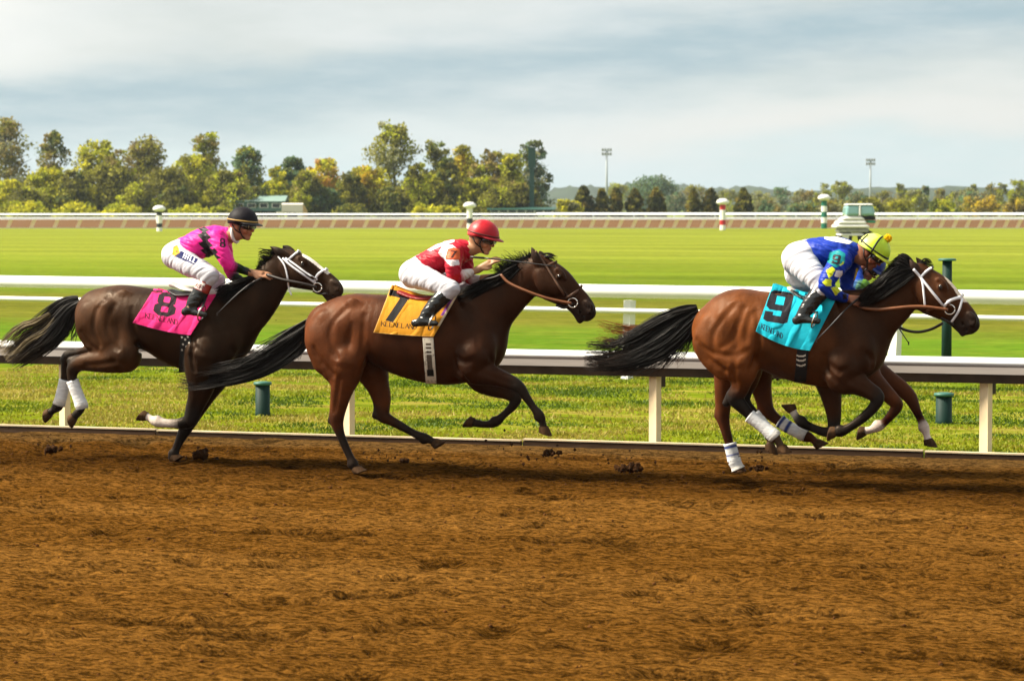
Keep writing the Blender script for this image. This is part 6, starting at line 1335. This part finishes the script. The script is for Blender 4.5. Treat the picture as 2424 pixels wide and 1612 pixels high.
J9 = dict(arm_ny=[-.16, -.25, -.30, -.32, -.28, -.19, -.13], label='jockey in blue silks with yellow diamonds and yellow pompom helmet on the leading horse', head=(1186, 312), pitch=36, silk=BL, seed=9, skin=(.20, .075, .040),
  torso=[(468, 392, 162), (570, 335, 140), (730, 325, 150), (890, 320, 140), (1030, 330, 95)],
  arm_n=[(890, 415, 112), (830, 490, 98), (765, 575, 88), (738, 650, 78), (790, 718, 68), (870, 765, 56), (945, 785, 42)], cuff=7, hand_n=(1070, 800, .0, .6, 'fist'),
  arm_f=[(990, 430, 95), (960, 540, 84), (945, 640, 72), (960, 700, 58), (1000, 730, 48), (1030, 745, 40), (1050, 752, 34)], hand_f=(1140, 760, -.02, .2, 'fist'),
  thigh_n=[(468, 392, 164), (560, 500, 136), (640, 590, 112), (700, 665, 88)], thigh_f=[(455, 540, 135), (540, 620, 120), (620, 680, 105), (700, 710, 84)],
  shin_n=[(690, 712, 90), (615, 800, 84), (535, 905, 72), (488, 960, 56)], foot_n=[(440, 1008, 50), (550, 1022, 44), (655, 1010, 34)], shin_f=[(730, 740, 80), (690, 830, 74), (640, 930, 62), (600, 990, 50)], foot_f=[(560, 1020, 46), (630, 1035, 42), (720, 1025, 32)],
  boottop=.0, kneecover=.0, stirrup=(560, 800), knee=(.5, .48, .5),
  print=[([(715, 150), (820, 160), (1010, 220), (965, 245), (800, 215), (725, 195)], (.72, .72, .60), True), ([(775, 325), (870, 300), (930, 340), (925, 435), (835, 482), (748, 420)], (.004, .21, .23), False),
         ([(738, 505), (800, 465), (832, 500), (800, 560), (765, 588)], YL, False), ([(698, 625), (738, 590), (797, 597), (792, 668), (735, 662)], YL, False), ([(788, 682), (850, 658), (907, 735), (830, 757)], YL, False), ([(872, 455), (915, 415), (915, 440), (880, 462)], YL, False), ([(1040, 480), (1060, 490), (1040, 580), (1012, 610)], (.7, .45, .03), True), ([(840, 505), (905, 512), (890, 650), (865, 660), (872, 580), (820, 565)], (.68, .62, .68), False), ([(850, 740), (915, 690), (960, 700), (900, 800)], BL, False), ([(900, 745), (940, 735), (950, 790), (910, 800)], KB, False)],
  digits=[('9', (812, 345), (80, 12), (-22, 92), KB)],
  helmet=dict(cap=(.50, .70, .035), cap_lit=(.66, .72, .16), brim=(.62, .70, .04), band=(.012, .012, .012), pompom=(.80, .48, .01), ribbons=((-95, 8, 96), (-150, 55, 92)), rough=.4))
jockey(Zoom(F9, 1780, 520, 560 / 2358), J9)
def shj(rows, du, dv): return [(q[0] + du, q[1] + dv) + tuple(q[2:]) for q in rows]
J10 = dict(J9, label='half hidden jockey with dark blue helmet and green sleeve behind the yellow helmet', head=(1150, 440), pitch=40, silk=(.010, .055, .36), seed=4, skin=(.42, .22, .16), print=[], digits=[], farsleeve=(.03, .20, .03),
  torso=shj(J9['torso'], 60, 90), arm_n=[(1010, 520, 90), (1030, 590, 80), (1050, 640, 70), (1085, 660, 58), (1115, 640, 48), (1140, 650, 40), (1160, 670, 34)], elbow=3, under=(.10, .24, .035), hand_n=(1230, 720, .0, .5, 'fist'), arm_f=shj(J9['arm_f'], 60, 90), hand_f=(1260, 850, -.02, .2, 'fist'),
  helmet=dict(cap=(.012, .035, .22), brim=(.012, .03, .16), rough=.45))
for q in ('thigh_n', 'thigh_f', 'shin_n', 'shin_f', 'foot_n', 'foot_f'): J10[q] = shj(J9[q], 40, 40)
jockey(Zoom(F10, 1780, 520, 560 / 2358), J10)

# ---- whips, each held in a hand
def whip(z, pts, ys, label, r0=.009):
    q = crom(np.column_stack([np.array(pts, float), ys]), 4); P = z.P(q[:, 0], q[:, 1], q[:, 2]); n = len(P); o0 = P[0].copy()
    e = empty('whip', (*z.fr.O, 0), -z.fr.yaw, label=label, cat='whip'); t = np.linspace(0, 1, n)
    h = max(2, int(n * .3)); MB().tube(P[:h + 1], r0, 6).build('handle', m_leather, e, True); MB().tube(P[h:], r0 * np.linspace(.75, .4, n - h), 6).build('shaft', m_sblk, e, True)
    d = P[-1] - P[-2]; d /= np.linalg.norm(d); MB().box((-.005, -.003, -.016), (.005, .003, .012)).build('tip', m_leather, e).location = tuple(P[-1])
whip(Z8, [(1475, 470), (1400, 510), (1310, 585), (1222, 672)], [-.20, -.27, -.31, -.33], 'thin dark whip slanting down beside the trailing horse\'s neck')
ZJ7 = Zoom(F7, 880, 500, 550 / 2358); whip(ZJ7, [(1000, 465), (1200, 482), (1500, 515), (1860, 560)], [-.16, -.14, -.15, -.17], 'dark whip held level along the middle horse\'s neck')
ZJ9 = Zoom(F9, 1780, 520, 560 / 2358); whip(ZJ9, [(1060, 790), (960, 870), (800, 1040), (640, 1205)], [-.16, -.28, -.34, -.36], 'thin black whip hanging down the leading horse\'s shoulder')
ZJ10 = Zoom(F10, 1780, 520, 560 / 2358); whip(ZJ10, [(1300, 800), (1380, 940), (1470, 1090), (1562, 1230)], [-.14, -.25, -.30, -.30], 'short dark whip end showing under the leading horse\'s throat')

# ---- clods thrown up by the hooves
m_clod = mat('loam_clod', (.032, .0125, .003), .95, .1, var=.4, vscale=20, bump=.01, bscale=30)
def clod(px, py, fr, y, r, label, z0=None):
    P = fr.P(px, py, y); b = Body(); rg = np.random.default_rng(int(px)); r *= .85
    for k in range(26):
        f = rg.random() ** .7; b.ball(rg.normal(0, 1, 3) * r * np.array([.55, .32, .16]) * (.35 + .8 * f), r * rg.uniform(.07, .26) * (1.2 - f * .6), 1, .012)
    b.bake(max(.005, r / 16), 1); N_ = vnormals(b.V, b.F); b.V = b.V + N_ * ((fnoise(b.V[:, 0] * 90 + px, b.V[:, 2] * 90 + b.V[:, 1] * 70, 3) - .45) * r * .35)[:, None]
    w = fr.O + fr.xh * P[0] + fr.yh * P[1]; return mesh_obj('dirt_clod', b.V, b.F, m_clod, None, label=label, cat='clod of dirt', group='clods thrown up by the hooves').__setattr__('location', (w[0], w[1], P[2]))
clod(122, 1064, F8, -.1, .13, 'dark clod of dirt under the trailing horse\'s hind hooves'); clod(472, 1078, F8, .1, .15, 'dark heap of dirt just ahead of the trailing horse\'s front hoof')
clod(958, 1090, F7, -.1, .07, 'small clod flying under the middle horse\'s belly'); clod(1300, 1072, F7, 0, .10, 'clod of dirt flying below the middle horse\'s front hooves'); clod(1495, 1106, F7, -.2, .13, 'dark clod on the track between the middle and leading horses')
clod(1795, 1108, F9, .5, .09, 'low clod beside the striped bandage of the hidden horse')
V, F_ = [], []; rg = np.random.default_rng(8); k = 0
for cx, cy, fr, n in ((130, 1050, F8, 26), (480, 1062, F8, 40), (930, 1080, F7, 40), (1290, 1068, F7, 40), (1480, 1090, F7, 30), (1800, 1095, F9, 40), (1180, 1030, F7, 14), (760, 770, F7, 10), (1830, 900, F9, 8)):
    for i in range(n):
        P = fr.P(cx + rg.normal(0, 45), cy + rg.normal(0, 14), rg.normal(0, .2)); r = .004 + .014 * rg.random() ** 3; w = fr.O + fr.xh * P[0] + fr.yh * P[1]; c_ = np.array([w[0], w[1], max(P[2], .01)])
        q = np.array([(1, 0, 0), (-1, 0, 0), (0, 1, 0), (0, -1, 0), (0, 0, 1), (0, 0, -1)]) * rg.uniform(.5, 1.3, (6, 1)) * r; V.append(c_ + q)
        F_ += [tuple(k + x for x in f) for f in ((0, 2, 4), (2, 1, 4), (1, 3, 4), (3, 0, 4), (2, 0, 5), (1, 2, 5), (3, 1, 5), (0, 3, 5))]; k += 6
mesh_obj('dirt_spray', np.concatenate(V), F_, m_clod, None, None, False, kind='stuff', label='small crumbs of dirt flying from the hooves')
# loose crumbs lying on the harrowed track
n = 5000; s_ = RNG.uniform(-6.5, 6.5, n); v_ = -13.3 + 13 * RNG.random(n); rr_ = .003 + .013 * RNG.random(n) ** 6; zz = dirt_z(s_, v_) + rr_ * .3
q = np.array([(1, 0, 0), (-1, 0, 0), (0, 1, 0), (0, -1, 0), (0, 0, .8), (0, 0, -1)]); V = (np.stack([s_, v_, zz], 1)[:, None] + q[None] * RNG.uniform(.5, 1.4, (n, 6, 1)) * rr_[:, None, None]).reshape(-1, 3)
tri = np.array([(0, 2, 4), (2, 1, 4), (1, 3, 4), (3, 0, 4), (2, 0, 5), (1, 2, 5), (3, 1, 5), (0, 3, 5)]); F_ = (np.arange(n)[:, None, None] * 6 + tri[None]).reshape(-1, 3)
m_crumb = mat('loam_crumb', (.085, .032, .006), .95, .1, var=.3, vscale=4)
o = mesh_obj('loose_crumbs', V, F_, m_crumb, None, None, False, kind='stuff', label='loose crumbs of loam lying on the harrowed track'); gobj(o)
